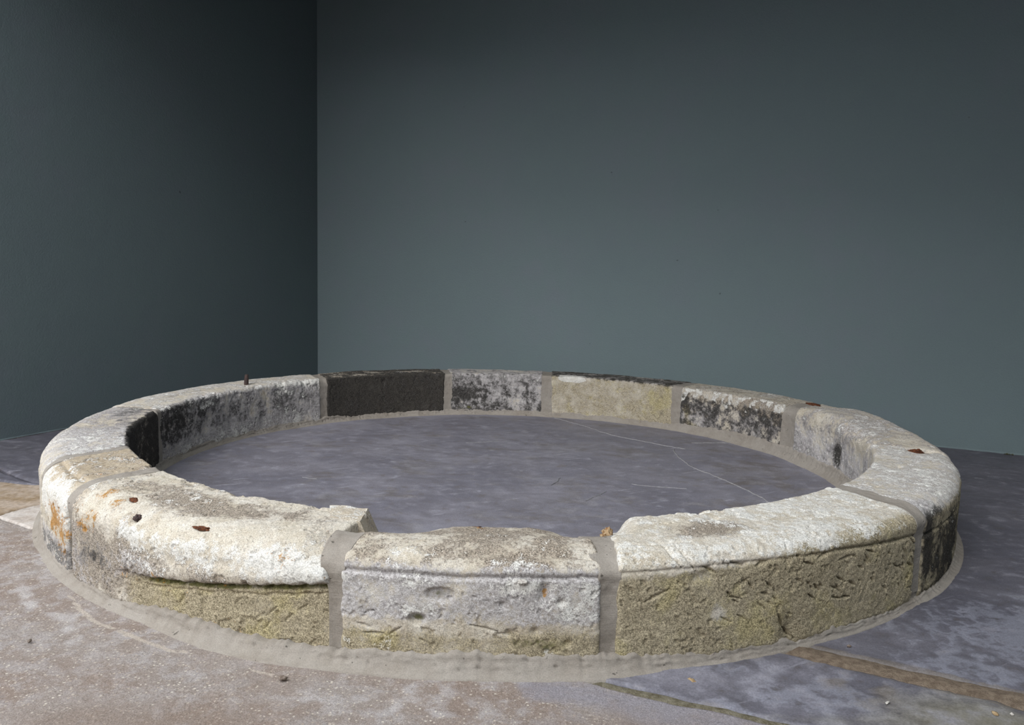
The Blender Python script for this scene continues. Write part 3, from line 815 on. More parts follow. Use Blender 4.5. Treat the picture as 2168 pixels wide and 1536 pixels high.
# ---- stone B: near middle, grey face with green pits
def paint_B(c):
    z, r, th = c.Z0, c.R0, c.TH
    n = 0.28 * c.n1 + 0.28 * c.n2
    brown = 0.34 * c.wt + 0.30 + 1.1 * n + 0.15 * tb(c, 268, 1.25, .25, .05) - 0.25 * tb(c, 263.5, 1.36, .04, .02)
    grey = -0.05 + n * .8 + c.wo * (0.75 * sstep(.07, .10, z) * sstep(.21, .165, z)) + .35 * c.wo * np.exp(-((z - .172) / .018) ** 2)
    olive = -0.1 + n + c.wo * (0.85 * sstep(.10, .05, z)) + 0.3 * ob(c, 275, .06, .1, .03)
    moss = -0.3 + .5 * n + 0.78 * ob(c, 273.0, .055, .15, .018) + 0.8 * ob(c, 266.2, .139, .024, .012) + 0.9 * ob(c, 264.6, .093, .015, .009)
    white = 0.10 + n + 0.55 * ob(c, 276, .12, .05, .03) + .45 * ob(c, 265, .115, .04, .02) + .35 * c.wo * np.exp(-((z - .158) / .012) ** 2) + .7 * tb(c, 263.3, 1.35, .035, .02)
    orange = -.42 + .6 * c.n2 + 1.15 * ob(c, 273.9, .148, .012, .02) + .75 * tb(c, 268.2, 1.19, .04, .02) + .4 * ob(c, 265, .16, .01, .008)
    return dict(brown=brown, grey=grey, olive=olive, moss=moss, white=white, orange=orange, soot_shade=-.2 + n, warm=0.42 + n)
def shape_B(c):
    gz = 0.174 + 0.002 * c.n2
    d = -0.008 * np.exp(-((c.Z0 - gz) / .004) ** 2) * c.wo + .004 * np.exp(-((c.Z0 - gz - .014) / .012) ** 2) * c.wo
    d = d - 0.006 * np.exp(-((c.Z0 - .2035 - .002 * c.n2) / .0035) ** 2) * sstep(267, 272, c.TH)
    d = d - 0.008 * sstep(.35, .7, ob(c, 266.2, .139, .032, .016) + .1 * c.n3) - .010 * sstep(.35, .7, ob(c, 264.6, .093, .019, .012) + .1 * c.n3)
    for th, z, ln, an, dp in ((261, .10, .028, .35, .006), (260.6, .075, .03, -.2, .005), (261.4, .062, .04, .05, .006), (263, .07, .03, .6, .004), (269.5, .082, .06, -.22, .006),
                              (271, .072, .04, -.1, .004), (265, .055, .015, -.5, .005)):
        d = d + dash(c, th, z, ln, an, dp)
    for th, z in ((271.3, .075), (273.2, .078), (275.6, .055), (270.8, .125), (275, .13)):
        d = d - .007 * ob(c, th, z, .007, .006)
    d = d - .012 * ob(c, 273.9, .15, .012, .018)
    # the inner arris falls away at both ends
    inn = sstep(1.30, 1.17, c.R0) * sstep(.12, .2, c.Z0)
    dz = -0.034 * inn * sstep(.16, .0, c.e0) - .030 * inn * sstep(.11, .0, c.e1) ** 1.5 - .012 * inn
    return d, dz
B = stone(1, 2, 270, 250, paint_B, dict(disp=shape_B), 'block with brown top, smooth grey face and mossy foot', dict(sx=.085, sz=.05, rin=.03, w_in=.25), 2, .75)

# ---- stone C: near right, white top, olive tooled face
cuts = []
for k in range(64):
    th_c = 311.5 - 24 * rng.uniform(0, 1) ** 1.5
    cuts.append((th_c, rng.uniform(.06, .168), rng.uniform(.014, .036), rng.choice([-.80, -.65, -.55, -.3]) + rng.uniform(-.2, .2), rng.uniform(.004, .010), rng.uniform(.0018, .0032)))
def cline(th): return np.interp(th, [279.5, 290, 300, 312.5], [.180, .184, .178, .157])
def paint_C(c):
    z, r, th = c.Z0, c.R0, c.TH
    n = 0.28 * c.n1 + 0.22 * c.n2
    brown = 0.22 + 1.1 * n + .70 * tb(c, 288.8, 1.275, .085, .045) + .35 * tb(c, 281.5, 1.29, .03, .05) + .1 * c.wo
    grey = -0.15 + n + .45 * c.wo * np.exp(-((z - .195) / .02) ** 2) * sstep(300, 290, th) + .3 * tb(c, 300, 1.345, .2, .01)
    top_edge = np.interp(th, [279, 290, 297, 312], [.174, .186, .204, .214])
    olive = -0.12 + .8 * n + 1.12 * sstep(.014, -.018, z - top_edge + .012 * c.n2) * np.clip(1.7 * c.wo, 0, 1) - .5 * ob(c, 287.3, .093, .02, .018) - .35 * ob(c, 286, .165, .025, .012) - .25 * ob(c, 301, .13, .012, .04)
    moss = -0.32 + .6 * n + .25 * c.wo * np.exp(-((z - .04) / .03) ** 2) + .35 * c.wo * np.exp(-((z - cline(th)) / .006) ** 2)
    white = 0.42 * c.wt + .12 + n - .5 * c.wo * sstep(.19, .17, z) - .45 * tb(c, 288.8, 1.275, .09, .05) + .3 * ob(c, 287.3, .093, .018, .014)
    return dict(brown=brown, grey=grey, olive=olive, moss=moss, white=white, orange=-.45 + .6 * c.n2 + .5 * tb(c, 285.1, 1.36, .01, .01), soot_shade=-.22 + .6 * n + .9 * tb(c, 291.1, 1.224, .014, .009) + .34 * c.wo * sstep(296, 313, th) * sstep(.19, .14, z), warm=0.25 + n)  # face darkens rightwards for dark algae and painted light falloff
def shape_C(c):
    d = -0.0055 * np.exp(-((c.Z0 - cline(c.TH) - .002 * c.n2) / .0032) ** 2) * c.wo * (0.5 + .5 * sstep(296, 300, c.TH))
    d = d - 0.0028 * np.exp(-(((c.R0 - np.interp(c.TH, [279, 290, 307], [1.325, 1.325, 1.352])) / .004) ** 2)) * c.wt * sstep(309, 306, c.TH)
    for q in cuts: d = d + dash(c, *q)
    d = d - .006 * np.clip(c.n3 + .2, 0, 1) * np.exp(-((c.Z0 - cline(c.TH)) / .006) ** 2) * sstep(284, 287, c.TH) * c.wo
    for th, z, ln, an, dp in ((286.5, .176, .03, -.5, .008), (293.2, .06, .045, -1.05, .012), (294.2, .03, .04, -.8, .012), (288.8, .183, .035, -.4, .007), (282.2, .135, .06, .45, .004),
                              (283.6, .205, .05, -1.0, .009), (284.8, .195, .05, -1.0, .008), (297.2, .175, .035, .3, .006), (300, .16, .05, .1, .005), (291, .178, .03, .2, .006)):
        d = d + dash(c, th, z, ln, an, dp, .0035)
    d = d - .010 * ob(c, 294, .03, .02, .03) - .006 * ob(c, 286, .165, .03, .012) - .009 * tb(c, 291.1, 1.224, .012, .008)
    inn = sstep(1.29, 1.17, c.R0) * sstep(.12, .2, c.Z0)
    dz = -0.040 * inn * sstep(.065, .0, c.e0)
    return d, dz + .004 * sstep(1.3, 1.2, c.R0)
Cs = stone(2, 3, 340, 250, paint_C, dict(disp=shape_C), 'block with chalk white top and olive chiselled face', dict(sx=.06, sz=.032, rin=.014, w_in=.25), 3, .95)

# ---- stone D: right, white top, dark olive outer face
def paint_D(c):
    z, r, th = c.Z0, c.R0, c.TH
    n = 0.3 * c.n1 + 0.25 * c.n2
    brown = 0.30 + 1.1 * n + .3 * tb(c, 322, 1.30, .1, .05)
    grey = 0.30 + n + .3 * c.wt + .6 * ob(c, 314, .16, .03, .06) + .4 * tb(c, 315, 1.36, .05, .03)
    olive = -0.1 + n + 1.05 * sstep(.20, .175, z + .006 * c.n2) * c.wo ** .6
    soot_shade = -0.1 + n + .85 * ob(c, 313.9, .13, .022, .08) + .45 * ob(c, 322, .06, .2, .08) + .6 * tb(c, 316.5, 1.378, .03, .012) + .45 * c.wo  # real stains, plus an even outer face darkening that paints in shade
    white = 0.36 * c.wt + .05 + n
    return dict(brown=brown, grey=grey, olive=olive, moss=-.3 + n, white=white, orange=-.4 + .5 * c.n2, soot_shade=soot_shade, warm=.2 + n)
def shape_D(c):
    d = -.005 * np.exp(-((c.Z0 - .15 - .002 * c.n2) / .003) ** 2) * c.wo
    for k in range(12):
        d = d + dash(c, 315 + 2.0 * k, .06 + .07 * ((k * 7) % 5) / 5, .03, -1.0 + .3 * (k % 3), .004)
    d = d - .012 * tb(c, 329.8, 1.234, .014, .008) - .008 * tb(c, 334, 1.27, .015, .005) - .02 * tb(c, 342, 1.30, .03, .03)
    return d, np.zeros_like(d)
D = stone(3, 4, 260, 200, paint_D, dict(disp=shape_D), 'white topped block with a stained outer face darkened further by painted shade', dict(sx=.06, sz=.04, rin=.012, w_in=.3), 4)

# ---- stone E: back right
def paint_E(c):
    z = c.Z0; n = 0.3 * c.n1 + 0.25 * c.n2
    brown = 0.50 + n * 1.2 + .04 * c.wt
    grey = 0.42 + n + .35 * c.wi * sstep(.18, .10, z)
    white = 0.08 + n + .16 * c.wt
    soot_shade = 0.14 + .7 * n + .10 * c.wi + 1.0 * ib(c, 360.5, .105, .028, .034)  # real dark patch; the inner face term partly stands in for weak light
    return dict(brown=brown, grey=grey, olive=-.1 + n + .3 * ib(c, 374, .15, .05, .03), moss=-.3 + n + .4 * tb(c, 376, 1.2, .04, .03), white=white, orange=-.4 + .5 * c.n2, soot_shade=soot_shade, warm=.3 + n)
def shape_E(c):
    d = -.004 * ib(c, 360.5, .105, .03, .037)
    dz = .012 * sstep(10, 2, np.abs((c.TH % 360) - 8)) * c.wt
    return d - .012 * c.wt * sstep(.05, 0, c.e0) * 0, dz
Eo = stone(4, 5, 220, 180, paint_E, dict(disp=shape_E), 'rough pale grey block with a dark bare patch on its inner face', dict(sx=.05, sz=.035, rin=.04, w_out=.4), 5, 1.25)

# ---- stone F
def paint_F(c):
    z = c.Z0; n = 0.32 * c.n1 + 0.30 * c.n2
    drip = .09 * c.n2 + .05 * c.n1
    grey = 0.15 + n + .45 * c.wi * sstep(.185, .15, z + drip)
    soot_shade = 0.12 + .25 * n + .36 * c.wi * sstep(.19, .16, z) + .12 * c.wi * np.exp(-((z - .155 + drip) / .03) ** 2) + .5 * ib(c, 47, .17, .03, .03)  # inner face painted darker, partly for the weak light on it
    white = .22 * c.wt + .05 + n + .75 * c.wi * sstep(.165, .20, z - drip) - .15 * c.wi
    olive = -.1 + n + .75 * ib(c, 45.5, .11, .02, .06) + .6 * ib(c, 44, .05, .05, .02) + .5 * ib(c, 27, .175, .02, .02)
    return dict(brown=.40 * c.wt + .15 + n + .60 * c.wi, grey=grey, olive=olive, moss=-.35 + n + .3 * ib(c, 45, .05, .05, .03), white=white, orange=-.4 + .6 * c.n2 + .3 * ib(c, 45, .11, .02, .05), soot_shade=soot_shade, warm=.2 + n)
Fo = stone(5, 6, 220, 170, paint_F, None, 'block with white drips over a purple grey inner face', dict(sx=.05, sz=.035, rin=.022, w_out=.4), 6)

# ---- stone G
def paint_G(c):
    z = c.Z0; n = 0.14 * c.n1 + 0.12 * c.n2
    ct = c.wi
    brown = 0.42 + n + .6 * c.wt  # dirt layers raised partly to paint the dimmer far side
    grey = 0.40 + n + .2 * ct + .45 * ib(c, 52.2, .12, .06, .1) + .35 * c.wt
    olive = 0.42 + n + .2 * ct + .3 * ib(c, 52.2, .12, .05, .1)
    white = -0.12 + n * .6 + 1.3 * sstep(.3, .6, ib(c, 74, .20, .085, .018) + tb(c, 74, 1.19, .085, .025) + .2 * c.n2) - .4 * c.wt
    soot_shade = -.06 + .5 * n + .66 * c.wt + .0 * ct + .3 * ib(c, 51.5, .12, .05, .12)
    return dict(brown=brown, grey=grey, olive=olive, moss=-.4 + n, white=white, orange=-.5 + .4 * c.n2, soot_shade=soot_shade, warm=.15 * ct + .1 + n)
def shape_G(c):
    d = -.0015 * c.n3
    return d, np.zeros_like(d)
Go = stone(6, 7, 220, 160, paint_G, dict(disp=shape_G), 'pale khaki block with a white plaster smear on its edge', dict(sx=.05, sz=.03, rin=.012, w_out=.4), 7, .6)

# ---- stone H
def paint_H(c):
    z = c.Z0; n = 0.2 * c.n1 + 0.22 * c.n2
    grey = 0.65 + n + .3 * c.wi
    white = -0.14 + n * 1.0 + .42 * c.wi * sstep(.13, .20, z)
    soot_shade = .30 + .3 * n + .16 * c.wi + .08 * c.wi * sstep(.10, .04, z) + .25 * ib(c, 101, .10, .08, .06)  # dark film on the inner face, part of it painted shade
    moss = -.35 + n + .85 * ib(c, 99.5, .048, .09, .014)
    return dict(brown=.60 + n, grey=grey, olive=-.15 + n + .5 * ib(c, 87, .1, .03, .06), moss=moss, white=white, orange=-.5 + .5 * c.n2, soot_shade=soot_shade, warm=.2 + n)
Ho = stone(7, 8, 180, 160, paint_H, None, 'grey block speckled white with a mossy foot', dict(sx=.05, sz=.03, rin=.016, w_out=.4), 8, 1.1)

# ---- stone I: sooted
def paint_I(c):
    z = c.Z0; n = 0.22 * c.n1 + 0.22 * c.n2
    soot_shade = .72 + .8 * n + .45 * c.wi
    soot_shade = soot_shade - .18 * c.wt * sstep(.0, .3, c.n2) - .5 * tb(c, 112, 1.25, .06, .02)
    return dict(brown=.75 + n, grey=.3 + n, olive=-.2 + n, moss=-.4 + n, white=-.15 + n + .5 * tb(c, 112, 1.25, .08, .03), orange=-.5 + .3 * c.n2, soot_shade=soot_shade, warm=.4 + n)
Io = stone(8, 9, 200, 160, paint_I, None, 'sooty black block with a dark brown top', dict(sx=.05, sz=.03, rin=.008, w_out=.4), 9, .7)

# ---- stone J: long block, back left
def paint_J(c):
    z = c.Z0; n = 0.32 * c.n1 + 0.32 * c.n2; th = c.TH
    lo = sstep(.10, .03, z) * c.wi
    soot_shade = .04 + .6 * n + c.wi * (.24 + .30 * sstep(160, 180, th) * sstep(.02, .10, z) + .12 * np.exp(-((z - .14) / .04) ** 2)) - .12 * lo + .30 * tb(c, 140, 1.19, .1, .03)
    grey = .40 + n + .35 * c.wi + .1 * c.wt
    white = .30 * c.wt + .05 + n + .45 * c.wi * sstep(.18, .21, z) * sstep(165, 150, th) + .25 * lo + .3 * ib(c, 138, .19, .1, .03)
    warm = .2 + n + .45 * lo + .7 * ib(c, 163, .19, .07, .03)
    orange = -.45 + .5 * c.n2 + .75 * ib(c, 166.5, .105, .025, .035)
    return dict(brown=.36 + n + .15 * c.wt + .2 * c.wi, grey=grey, olive=-.2 + n + .25 * lo, moss=-.35 + n, white=white, orange=orange, soot_shade=soot_shade, warm=warm)
def shape_J(c):
    d = -.007 * ib(c, 166.5, .10, .03, .04) - .006 * ib(c, 159, .08, .02, .03) - .006 * ib(c, 150, .07, .02, .03)
    d = d - .010 * tb(c, 160, 1.27, .06, .010, .1) - .008 * tb(c, 168, 1.27, .04, .008)
    return d, np.zeros_like(d)
Jo = stone(9, 10, 320, 180, paint_J, dict(disp=shape_J), 'long block with pale lilac top, dark streaked inner face and iron pin', dict(sx=.05, sz=.035, rin=.020, w_out=.4), 10, 1.05)

# ---- stone K
def paint_K(c):
    z = c.Z0; n = 0.32 * c.n1 + 0.28 * c.n2; th = c.TH
    soot_shade = -.05 + n + 1.0 * c.wi + .50 * c.wt * sstep(207, 192, th) * sstep(1.42, 1.2, c.R0)  # inner face and back end of the top are darkest
    grey = .45 + n + .15 * c.wt
    white = .10 + n + .22 * c.wt * sstep(195, 208, th) - .6 * c.wi
    return dict(brown=.52 + n + .25 * c.wt * sstep(210, 195, th), grey=grey, olive=.1 + n + .2 * c.wo, moss=-.35 + n, white=white, orange=-.5 + .4 * c.n2, soot_shade=soot_shade, warm=.35 + n)
Ko = stone(10, 11, 220, 200, paint_K, None, 'grey brown block with a black inner face', dict(sx=.065, sz=.05, rin=.016, w_in=.6), 11)

# ---- stone L: short block, left, orange lichen
def paint_L(c):
    z = c.Z0; n = 0.3 * c.n1 + 0.28 * c.n2; th = c.TH
    brown = .40 + 1.1 * n + .05 * c.wt
    warm = .55 * c.wt + .3 + n
    white = .28 + n + .55 * c.wo * sstep(.10, .14, z) * sstep(.22, .19, z)
    orange = .02 + .35 * c.n2 + .80 * ob(c, 222.5, .115, .055, .045) + .55 * ob(c, 225.3, .085, .03, .05)
    soot_shade = -.1 + n + .62 * c.wo * sstep(.10, .05, z)
    grey = .05 + n + .65 * c.wo * sstep(.10, .06, z)
    return dict(brown=brown, grey=grey, olive=-.2 + n, moss=-.4 + n, white=white, orange=orange, soot_shade=soot_shade, warm=warm)
def shape_L(c):
    d = -.006 * np.exp(-((c.R0 - 1.335 - .004 * c.n2) / .007) ** 2) * c.wt * sstep(214, 217, c.TH) * sstep(227, 225, c.TH)
    return d - .010 * ob(c, 217, .17, .012, .02), np.zeros_like(d)
Lo = stone(11, 12, 180, 220, paint_L, dict(disp=shape_L), 'short cream block with orange lichen on its outer face', dict(sx=.07, sz=.055, rin=.012, w_in=.3), 12)

# ------------------------------------------------------------------ mortar joints between the blocks
def joint(j, ns=150, nt=34, inset=0.0008, extra=None, drop=None, seed=0, over=0.006, prof=None):
    r0, z0, nr, nz = profile(ns=ns, **(prof or dict(sx=.065, sz=.045, rin=.018)))
    th, w = jth(j, r0)
    el = w / 2 + over; er = w / 2 + over
    if extra:
        a, b = extra(r0, z0); el = el + a; er = er + b
    t = np.linspace(0, 1, nt)
    TH = (th - np.degrees(el / r0))[None] + np.degrees((el + er) / r0)[None] * t[:, None]
    thr = np.radians(TH)
    P = np.stack([(r0[None] * np.cos(thr)).ravel(), (r0[None] * np.sin(thr)).ravel(), np.repeat(z0[None], nt, 0).ravel()], -1)
    D = -inset + (fbm(P, 14, 3, 200 + j) * .0025 + fbm(P, 60, 3, 230 + j) * .0009).reshape(TH.shape)
    D = D - 0.0015 * np.sin(PI * t)[:, None] - (.006 * sstep(.19, .13, z0) * (nr > .3))[None]
    up = np.clip(z0 / .01, 0, 1)[None]
    R = r0[None] + nr[None] * D * up
    Z = z0[None] + nz[None] * D * up
    if drop is not None: Z = Z + drop(np.repeat(r0[None], nt, 0), np.repeat(z0[None], nt, 0), TH)
    Z = np.maximum(Z, 0.0)
    V = np.stack([R * np.cos(thr), R * np.sin(thr), Z], -1).reshape(-1, 3)
    Q = grid_quads(nt, ns, True)
    n0 = len(V); jj = np.arange(ns); j2 = (jj + 1) % ns; b = (nt - 1) * ns
    T = np.concatenate([np.stack([np.full(ns, n0), j2, jj], -1), np.stack([np.full(ns, n0 + 1), b + jj, b + j2], -1)])
    V = np.vstack([V, V[:ns].mean(0), V[-ns:].mean(0)])
    tm = math.radians(float(th.mean())); org = np.array([1.27 * math.cos(tm), 1.27 * math.sin(tm), 0])
    return link('mortar_joint', mesh_arrays('mortar_joint', V - org, Q, T, M_MORTAR), ring, tuple(org))
def drop1(r, z, th): return -.045 * sstep(1.30, 1.20, r) * sstep(.1, .2, z)
def drop2(r, z, th): return -.036 * sstep(1.26, 1.18, r) * sstep(.1, .2, z) - .006 * sstep(.1, .2, z)
joint(1, extra=lambda r, z: (.018 * sstep(1.22, 1.30, r) * sstep(.120, .195, z), 0 * r), drop=drop1, prof=dict(sx=.08, sz=.053, rin=.03))
joint(2, extra=lambda r, z: (.012 * sstep(.2, .21, z), .006 * sstep(.1, .03, z)), drop=drop2, prof=dict(sx=.07, sz=.04, rin=.02))
joint(3, prof=dict(sx=.06, sz=.036, rin=.012))
joint(4, inset=.009, over=.006, prof=dict(sx=.055, sz=.038, rin=.03))
joint(5, inset=.003, prof=dict(sx=.05, sz=.035, rin=.045))
joint(6); joint(7, inset=.002); joint(8, inset=.002); joint(9, inset=.003, prof=dict(sx=.05, sz=.035, rin=.03)); joint(10, inset=.002); joint(11, inset=.001, prof=dict(sx=.068, sz=.053, rin=.016)); joint(12, inset=.001, prof=dict(sx=.073, sz=.055, rin=.012))

# ------------------------------------------------------------------ mortar fillets at the foot, outside and inside
def per_interp(th, tab):
    T = np.array(tab, float)
    x = np.concatenate([T[:, 0] - 360, T[:, 0], T[:, 0] + 360]); y = np.tile(T[:, 1], 3)
    o = np.argsort(x)
    return np.interp(th, x[o], y[o])
BASE = [(180, 1.402), (213.8, 1.402), (217.9, 1.399), (226.1, 1.402), (231.5, 1.403), (236.3, 1.400), (240.4, 1.399), (244.8, 1.414), (248.4, 1.422), (252.1, 1.425), (254.7, 1.423), (258.4, 1.417),
        (261.6, 1.414), (265.3, 1.416), (270.2, 1.411), (275.1, 1.412), (277.5, 1.414), (280.2, 1.408), (282.5, 1.402), (288.2, 1.393), (292, 1.389), (295.9, 1.388), (300.7, 1.389), (307.1, 1.391),
        (312.1, 1.394), (316.4, 1.399), (322.4, 1.402), (330, 1.402), (350, 1.400), (90, 1.40)]
MTOP = [(200, .022), (227, .019), (231.8, .020), (233.5, .013), (238, .018), (242.3, .031), (246, .030), (250.7, .021), (253.6, .024), (255.7, .025), (258.2, .024), (259, .030), (266.3, .036), (267.6, .040),
        (276.5, .036), (280, .030), (282.8, .031), (286.7, .021), (290, .022), (293.9, .022), (295, .010), (296.3, .018), (300, .020), (305.4, .014), (310.7, .012), (318.9, .008), (330, .012), (0, .02), (90, .025)]
def fillet(inner=False, n=2400, k=16):
    th = np.linspace(0, 360, n, endpoint=False)
    thr = np.radians(th)
    P1 = np.stack([np.cos(thr), np.sin(thr), 0 * thr], -1) * 1.38
    if not inner:
        rb = per_interp(th, BASE); zt = per_interp(th, MTOP) + 0.005 * fbm(P1, 16, 4, 300) + .006 * fbm(P1, 60, 4, 310)
        zt = np.maximum(zt, .006)
        ra = np.full(n, RO - .003); sgn = 1
    else:
        kk = sstep(60, 30, np.abs((th + 180) % 360 - 180 - 2)); rb = 1.146 - .014 * kk + 0.004 * fbm(P1, 5, 3, 320); zt = .034 + .022 * kk + .008 * fbm(P1, 7, 4, 330) + .005 * fbm(P1, 50, 3, 340)
        ra = np.full(n, RI + .004); sgn = -1
    t = np.linspace(0, 1, k)[None]
    # a trowelled band: steep against the stone, then flaring to a thin lip on the floor
    w = np.abs(rb - ra)[:, None]
    tt = np.array([0, .0001, .06, .14, .24, .34, .44, .54, .63, .71, .78, .84, .89, .93, .97, 1.0])[None]
    R = ra[:, None] + sgn * (w * (.20 * sstep(0, .12, tt) + .25 * tt + .55 * tt ** 3)) - sgn * .02 * (tt < 5e-5)
    Z = zt[:, None] * (1 - tt) ** 1.0 + (.010 if inner else 0) * tt - .004 * (tt > .999)
    arc = np.radians(th)[:, None] * 1.39 + 0 * tt
    PP = np.stack([(arc * 14).ravel(), (tt * 3.0 + 0 * arc).ravel(), 0 * arc.ravel() + (5.5 if inner else 0)], -1)
    D = fbm(PP, 1.0, 4, 350).reshape(R.shape) * .0032 + fbm(PP, 5.0, 3, 360).reshape(R.shape) * .0014
    D = D - .004 * sstep(.45, .62, fbm(PP * [2.2, 1, 1], 2.0, 3, 371).reshape(R.shape))
    D = D * np.sin(PI * np.clip(tt, 0.03, .97))
    D = D * np.clip(zt / .032, .25, 1)[:, None]
    R = R + sgn * D; Z = Z + .3 * D * (tt > .01)
    V = np.stack([R * np.cos(thr)[:, None], R * np.sin(thr)[:, None], Z], -1).reshape(-1, 3)
    i = np.arange(n)[:, None]; i2 = (i + 1) % n; j = np.arange(k - 1)[None]
    Q = np.stack([i * k + j, i * k + j + 1, i2 * k + j + 1, i2 * k + j], -1).reshape(-1, 4)
    if inner: Q = Q[:, ::-1]
    me = mesh_arrays('mortar_fillet', V, Q, None, M_MORTAR)
    return link('mortar_fillet', me, ring)
fillet(False)
fillet(True)

# ------------------------------------------------------------------ small fixings and repairs set in the blocks
def ringpt(th, r, z):
    return np.array([r * math.cos(rad(th)), r * math.sin(rad(th)), z])
def lump(name, parent, th, r, z, size, mat, seed, label=None, n=14):
    u = np.linspace(0, PI, n); v = np.linspace(0, 2 * PI, 2 * n, endpoint=False)
    d = np.stack([np.outer(np.sin(u), np.cos(v)), np.outer(np.sin(u), np.sin(v)), np.outer(np.cos(u), np.ones_like(v))], -1).reshape(-1, 3)
    k = 1 + .55 * fbm(d + seed, 1.6, 3, seed) + .2 * fbm(d + seed, 5, 2, seed + 1)
    V = d * k[:, None] * np.array(size)
    a = rad(th) + PI / 2
    V = np.stack([V[:, 0] * math.cos(a) - V[:, 1] * math.sin(a), V[:, 0] * math.sin(a) + V[:, 1] * math.cos(a), V[:, 2]], -1)
    i = np.arange(n - 1)[:, None]; j = np.arange(2 * n)[None]; j2 = (j + 1) % (2 * n)
    Q = np.stack([i * 2 * n + j, (i + 1) * 2 * n + j, (i + 1) * 2 * n + j2, i * 2 * n + j2], -1).reshape(-1, 4)
    me = mesh_arrays(name, V, Q, None, mat)
    loc = ringpt(th, r, z) - (np.array(parent['_org']) if parent is not None and '_org' in parent else 0)
    o = link(name, me, parent, tuple(loc))
    if label: o['label'] = label
    return o
lump('rust_plug', A, 234.95, 1.323, HT - .0075, (.022, .008, .004), M_RUST, 3, 'rusty iron stub in the top')
lump('rust_plug', A, 238.0, 1.360, HT - .022, (.010, .009, .007), M_IRON, 5)
lump('rust_plug', A, 245.4, 1.350, HT - .016, (.020, .005, .004), M_RUST, 6)
lump('rust_plug', B, 268.3, 1.190, HT - .018, (.024, .014, .004), M_RUST, 7)
lump('rust_plug', Eo, 18.9, 1.30, HT - .002, (.040, .013, .0055), M_RUST, 8, 'flaking rusty iron cramp')
lump('rust_plug', D, 342.0, 1.287, HT - .008, (.014, .018, .009), M_RUST, 9, 'rusty iron cramp end')
lump('ochre_lump', Cs, 280.7, 1.200, HT - .026, (.012, .013, .014), M_OCHRE, 10, 'orange stained lump of loose stone')
lump('shell_fossil', B, 272.2, 1.384, .168, (.009, .006, .005), M_CHIP, 11, 'small pale fossil shell')
# iron pin
def pin(th, r):
    prof = [(.0, -.02), (.0092, -.02), (.0094, .0), (.0088, .028), (.0080, .042), (.0062, .046), (0.0, .047)]
    n = 14; a = np.linspace(0, 2 * PI, n, endpoint=False)
    V = np.array([[(p * (1 + .08 * math.sin(3 * t + z * 90))) * math.cos(t) + .06 * z, p * math.sin(t), z] for p, z in prof for t in a])
    i = np.arange(len(prof) - 1)[:, None]; j = np.arange(n)[None]; j2 = (j + 1) % n
    Q = np.stack([i * n + j, i * n + j2, (i + 1) * n + j2, (i + 1) * n + j], -1).reshape(-1, 4)
    loc = ringpt(th, r, HT - .004) - np.array(Jo['_org'])
    return link('iron_pin', mesh_arrays('iron_pin', V, Q, None, M_IRON), Jo, tuple(loc), label='rusty upright iron pin')
pin(151.4, 1.235)
# sawn stone patch let into the inner end of stone A
def patch():
    cs = [ringpt(252.7, 1.160, 0), ringpt(256.8, 1.152, 0), ringpt(257.75, 1.238, 0), ringpt(254.6, 1.228, 0)]
    n = 12
    V = []; mid = sum(cs) / 4
    for t in np.linspace(0, 1, n):
        for s in np.linspace(0, 1, n):
            p = (cs[0] * (1 - s) + cs[1] * s) * (1 - t) + (cs[3] * (1 - s) + cs[2] * s) * t
            V.append((p[0], p[1], HT + .0005))
    V = np.array(V)
    V[:, 2] += fbm(V, 25, 3, 401) * .003
    Q = grid_quads(n, n)
    rg = np.concatenate([np.arange(n), np.arange(1, n) * n + n - 1, (n - 1) * n + np.arange(n - 2, -1, -1), np.arange(n - 2, 0, -1) * n])
    Bt = V[rg].copy(); Bt[:, 2] = HT - .062
    sl = np.array([rg % n]).ravel() / (n - 1.0); ed = (cs[1] - cs[0]) / np.linalg.norm(cs[1] - cs[0])
    Bt[:, :2] += ed[None, :2] * (.030 * (sl > .999))[:, None]
    k = len(rg); n0 = len(V)
    sk = np.stack([rg, np.roll(rg, -1), n0 + (np.arange(k) + 1) % k, n0 + np.arange(k)], -1)
    V2 = np.vstack([V, Bt])
    org = np.array(A['_org'])
    N = len(V2)
    d1 = np.tile([.25, .0, -.2, -.5], (N, 1)); d2 = np.tile([-.4, .35, -.5, .55], (N, 1))
    d1[n0:] = [.45, .45, -.2, -.5]; d2[n0:] = [-.4, -.4, -.5, .5]
    me = mesh_arrays('stone_patch', V2 - org, np.vstack([Q, sk]), None, M_STONE, False, {'dirt': d1, 'growth': d2})
    import bmesh
    bm = bmesh.new(); bm.from_mesh(me); bmesh.ops.recalc_face_normals(bm, faces=bm.faces); bm.to_mesh(me); bm.free()
    return link('stone_patch', me, A, (0, 0, 0), label='square sawn patch of stone at the broken corner')
patch()

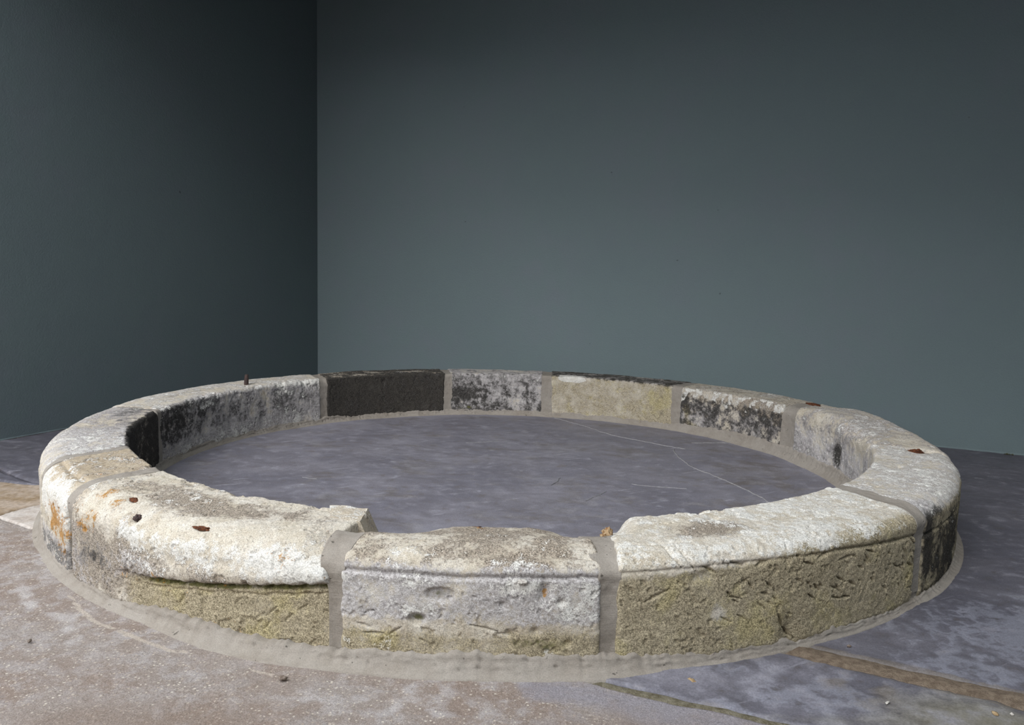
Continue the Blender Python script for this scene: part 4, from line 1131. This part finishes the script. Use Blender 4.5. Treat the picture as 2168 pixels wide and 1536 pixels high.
# ------------------------------------------------------------------ litter on the floor
def litter(name, x, y, size, mat, seed, label, cat, flat=False, group=None):
    n = 10
    u = np.linspace(0, PI, n); v = np.linspace(0, 2 * PI, 2 * n, endpoint=False)
    d = np.stack([np.outer(np.sin(u), np.cos(v)), np.outer(np.sin(u), np.sin(v)), np.outer(np.cos(u), np.ones_like(v))], -1).reshape(-1, 3)
    k = 1 + .5 * fbm(d + seed * 2.1, 1.4, 3, seed)
    V = d * k[:, None] * np.array(size)
    a = seed * 1.3
    V = np.stack([V[:, 0] * math.cos(a) - V[:, 1] * math.sin(a), V[:, 0] * math.sin(a) + V[:, 1] * math.cos(a), V[:, 2]], -1)
    V[:, 2] = np.maximum(V[:, 2] - V[:, 2].min() * 0.8, 0.0)
    i = np.arange(n - 1)[:, None]; j = np.arange(2 * n)[None]; j2 = (j + 1) % (2 * n)
    Q = np.stack([i * 2 * n + j, (i + 1) * 2 * n + j, (i + 1) * 2 * n + j2, i * 2 * n + j2], -1).reshape(-1, 4)
    o = link(name, mesh_arrays(name, V, Q, None, mat), None, (x, y, 0.0008))
    o['label'] = label; o['category'] = cat
    if group: o['group'] = group
    return o
litter('dry_leaf', .806, 1.240, (.0065, .005, .0012), M_LEAF, 1, 'tan leaf scrap on the mossy slab at the lower right', 'leaf')
litter('stone_chip', .832, 1.238, (.003, .003, .002), M_CHIP, 2, 'tiny white chip right beside the tan leaf scrap', 'chip')
litter('stone_chip', .640, 1.264, (.0055, .0025, .002), M_CHIP, 3, 'pale sliver below the wide brown joint', 'chip')
litter('dry_leaf', .327, 1.325, (.010, .0045, .0012), M_LEAF, 4, 'curled brown leaf scrap near the narrow mossy joint', 'leaf')
litter('pebble', .661, 1.468, (.0045, .003, .0025), M_PEB, 5, 'brown pebble on the slate above the wide joint', 'pebble')
litter('pebble', -.877, 1.406, (.0045, .0035, .003), M_PEB, 6, 'dark pebble on the brown slab at the far left', 'pebble')
litter('stone_chip', -.376, 1.291, (.007, .005, .004), M_PEB, 7, 'grey chip on the brown slab below the left joint', 'chip')
def moss_tuft():
    r_ = np.random.RandomState(2); V = []; T = []
    p = np.array(room(3.62, 0.012))
    for k in range(60):
        q = p + np.append(dR * r_.uniform(-.018, .018), 0) + np.append(nR * r_.uniform(.004, .014), 0)
        a = r_.uniform(0, 2 * PI); w = .0012; h = r_.uniform(.004, .009)
        d = np.array([math.cos(a), math.sin(a), 0]) * w; l = np.array([r_.uniform(-.004, .004), r_.uniform(-.004, .004), h])
        b = len(V); V += [q - d, q + d, q + l]; T.append((b, b + 1, b + 2))
    c0 = np.array(p); V = np.array(V) - c0
    o = link('moss_tuft', mesh_arrays('moss_tuft', V, None, T, M_MOSS), None, tuple(c0))
    o['label'] = 'small tuft of brown moss at the foot of the back wall'; o['category'] = 'moss'; o['kind'] = 'stuff'
moss_tuft()
for o in (A, B, Cs, D, Eo, Fo, Go, Ho, Io, Jo, Ko, Lo):
    if '_org' in o: del o['_org']
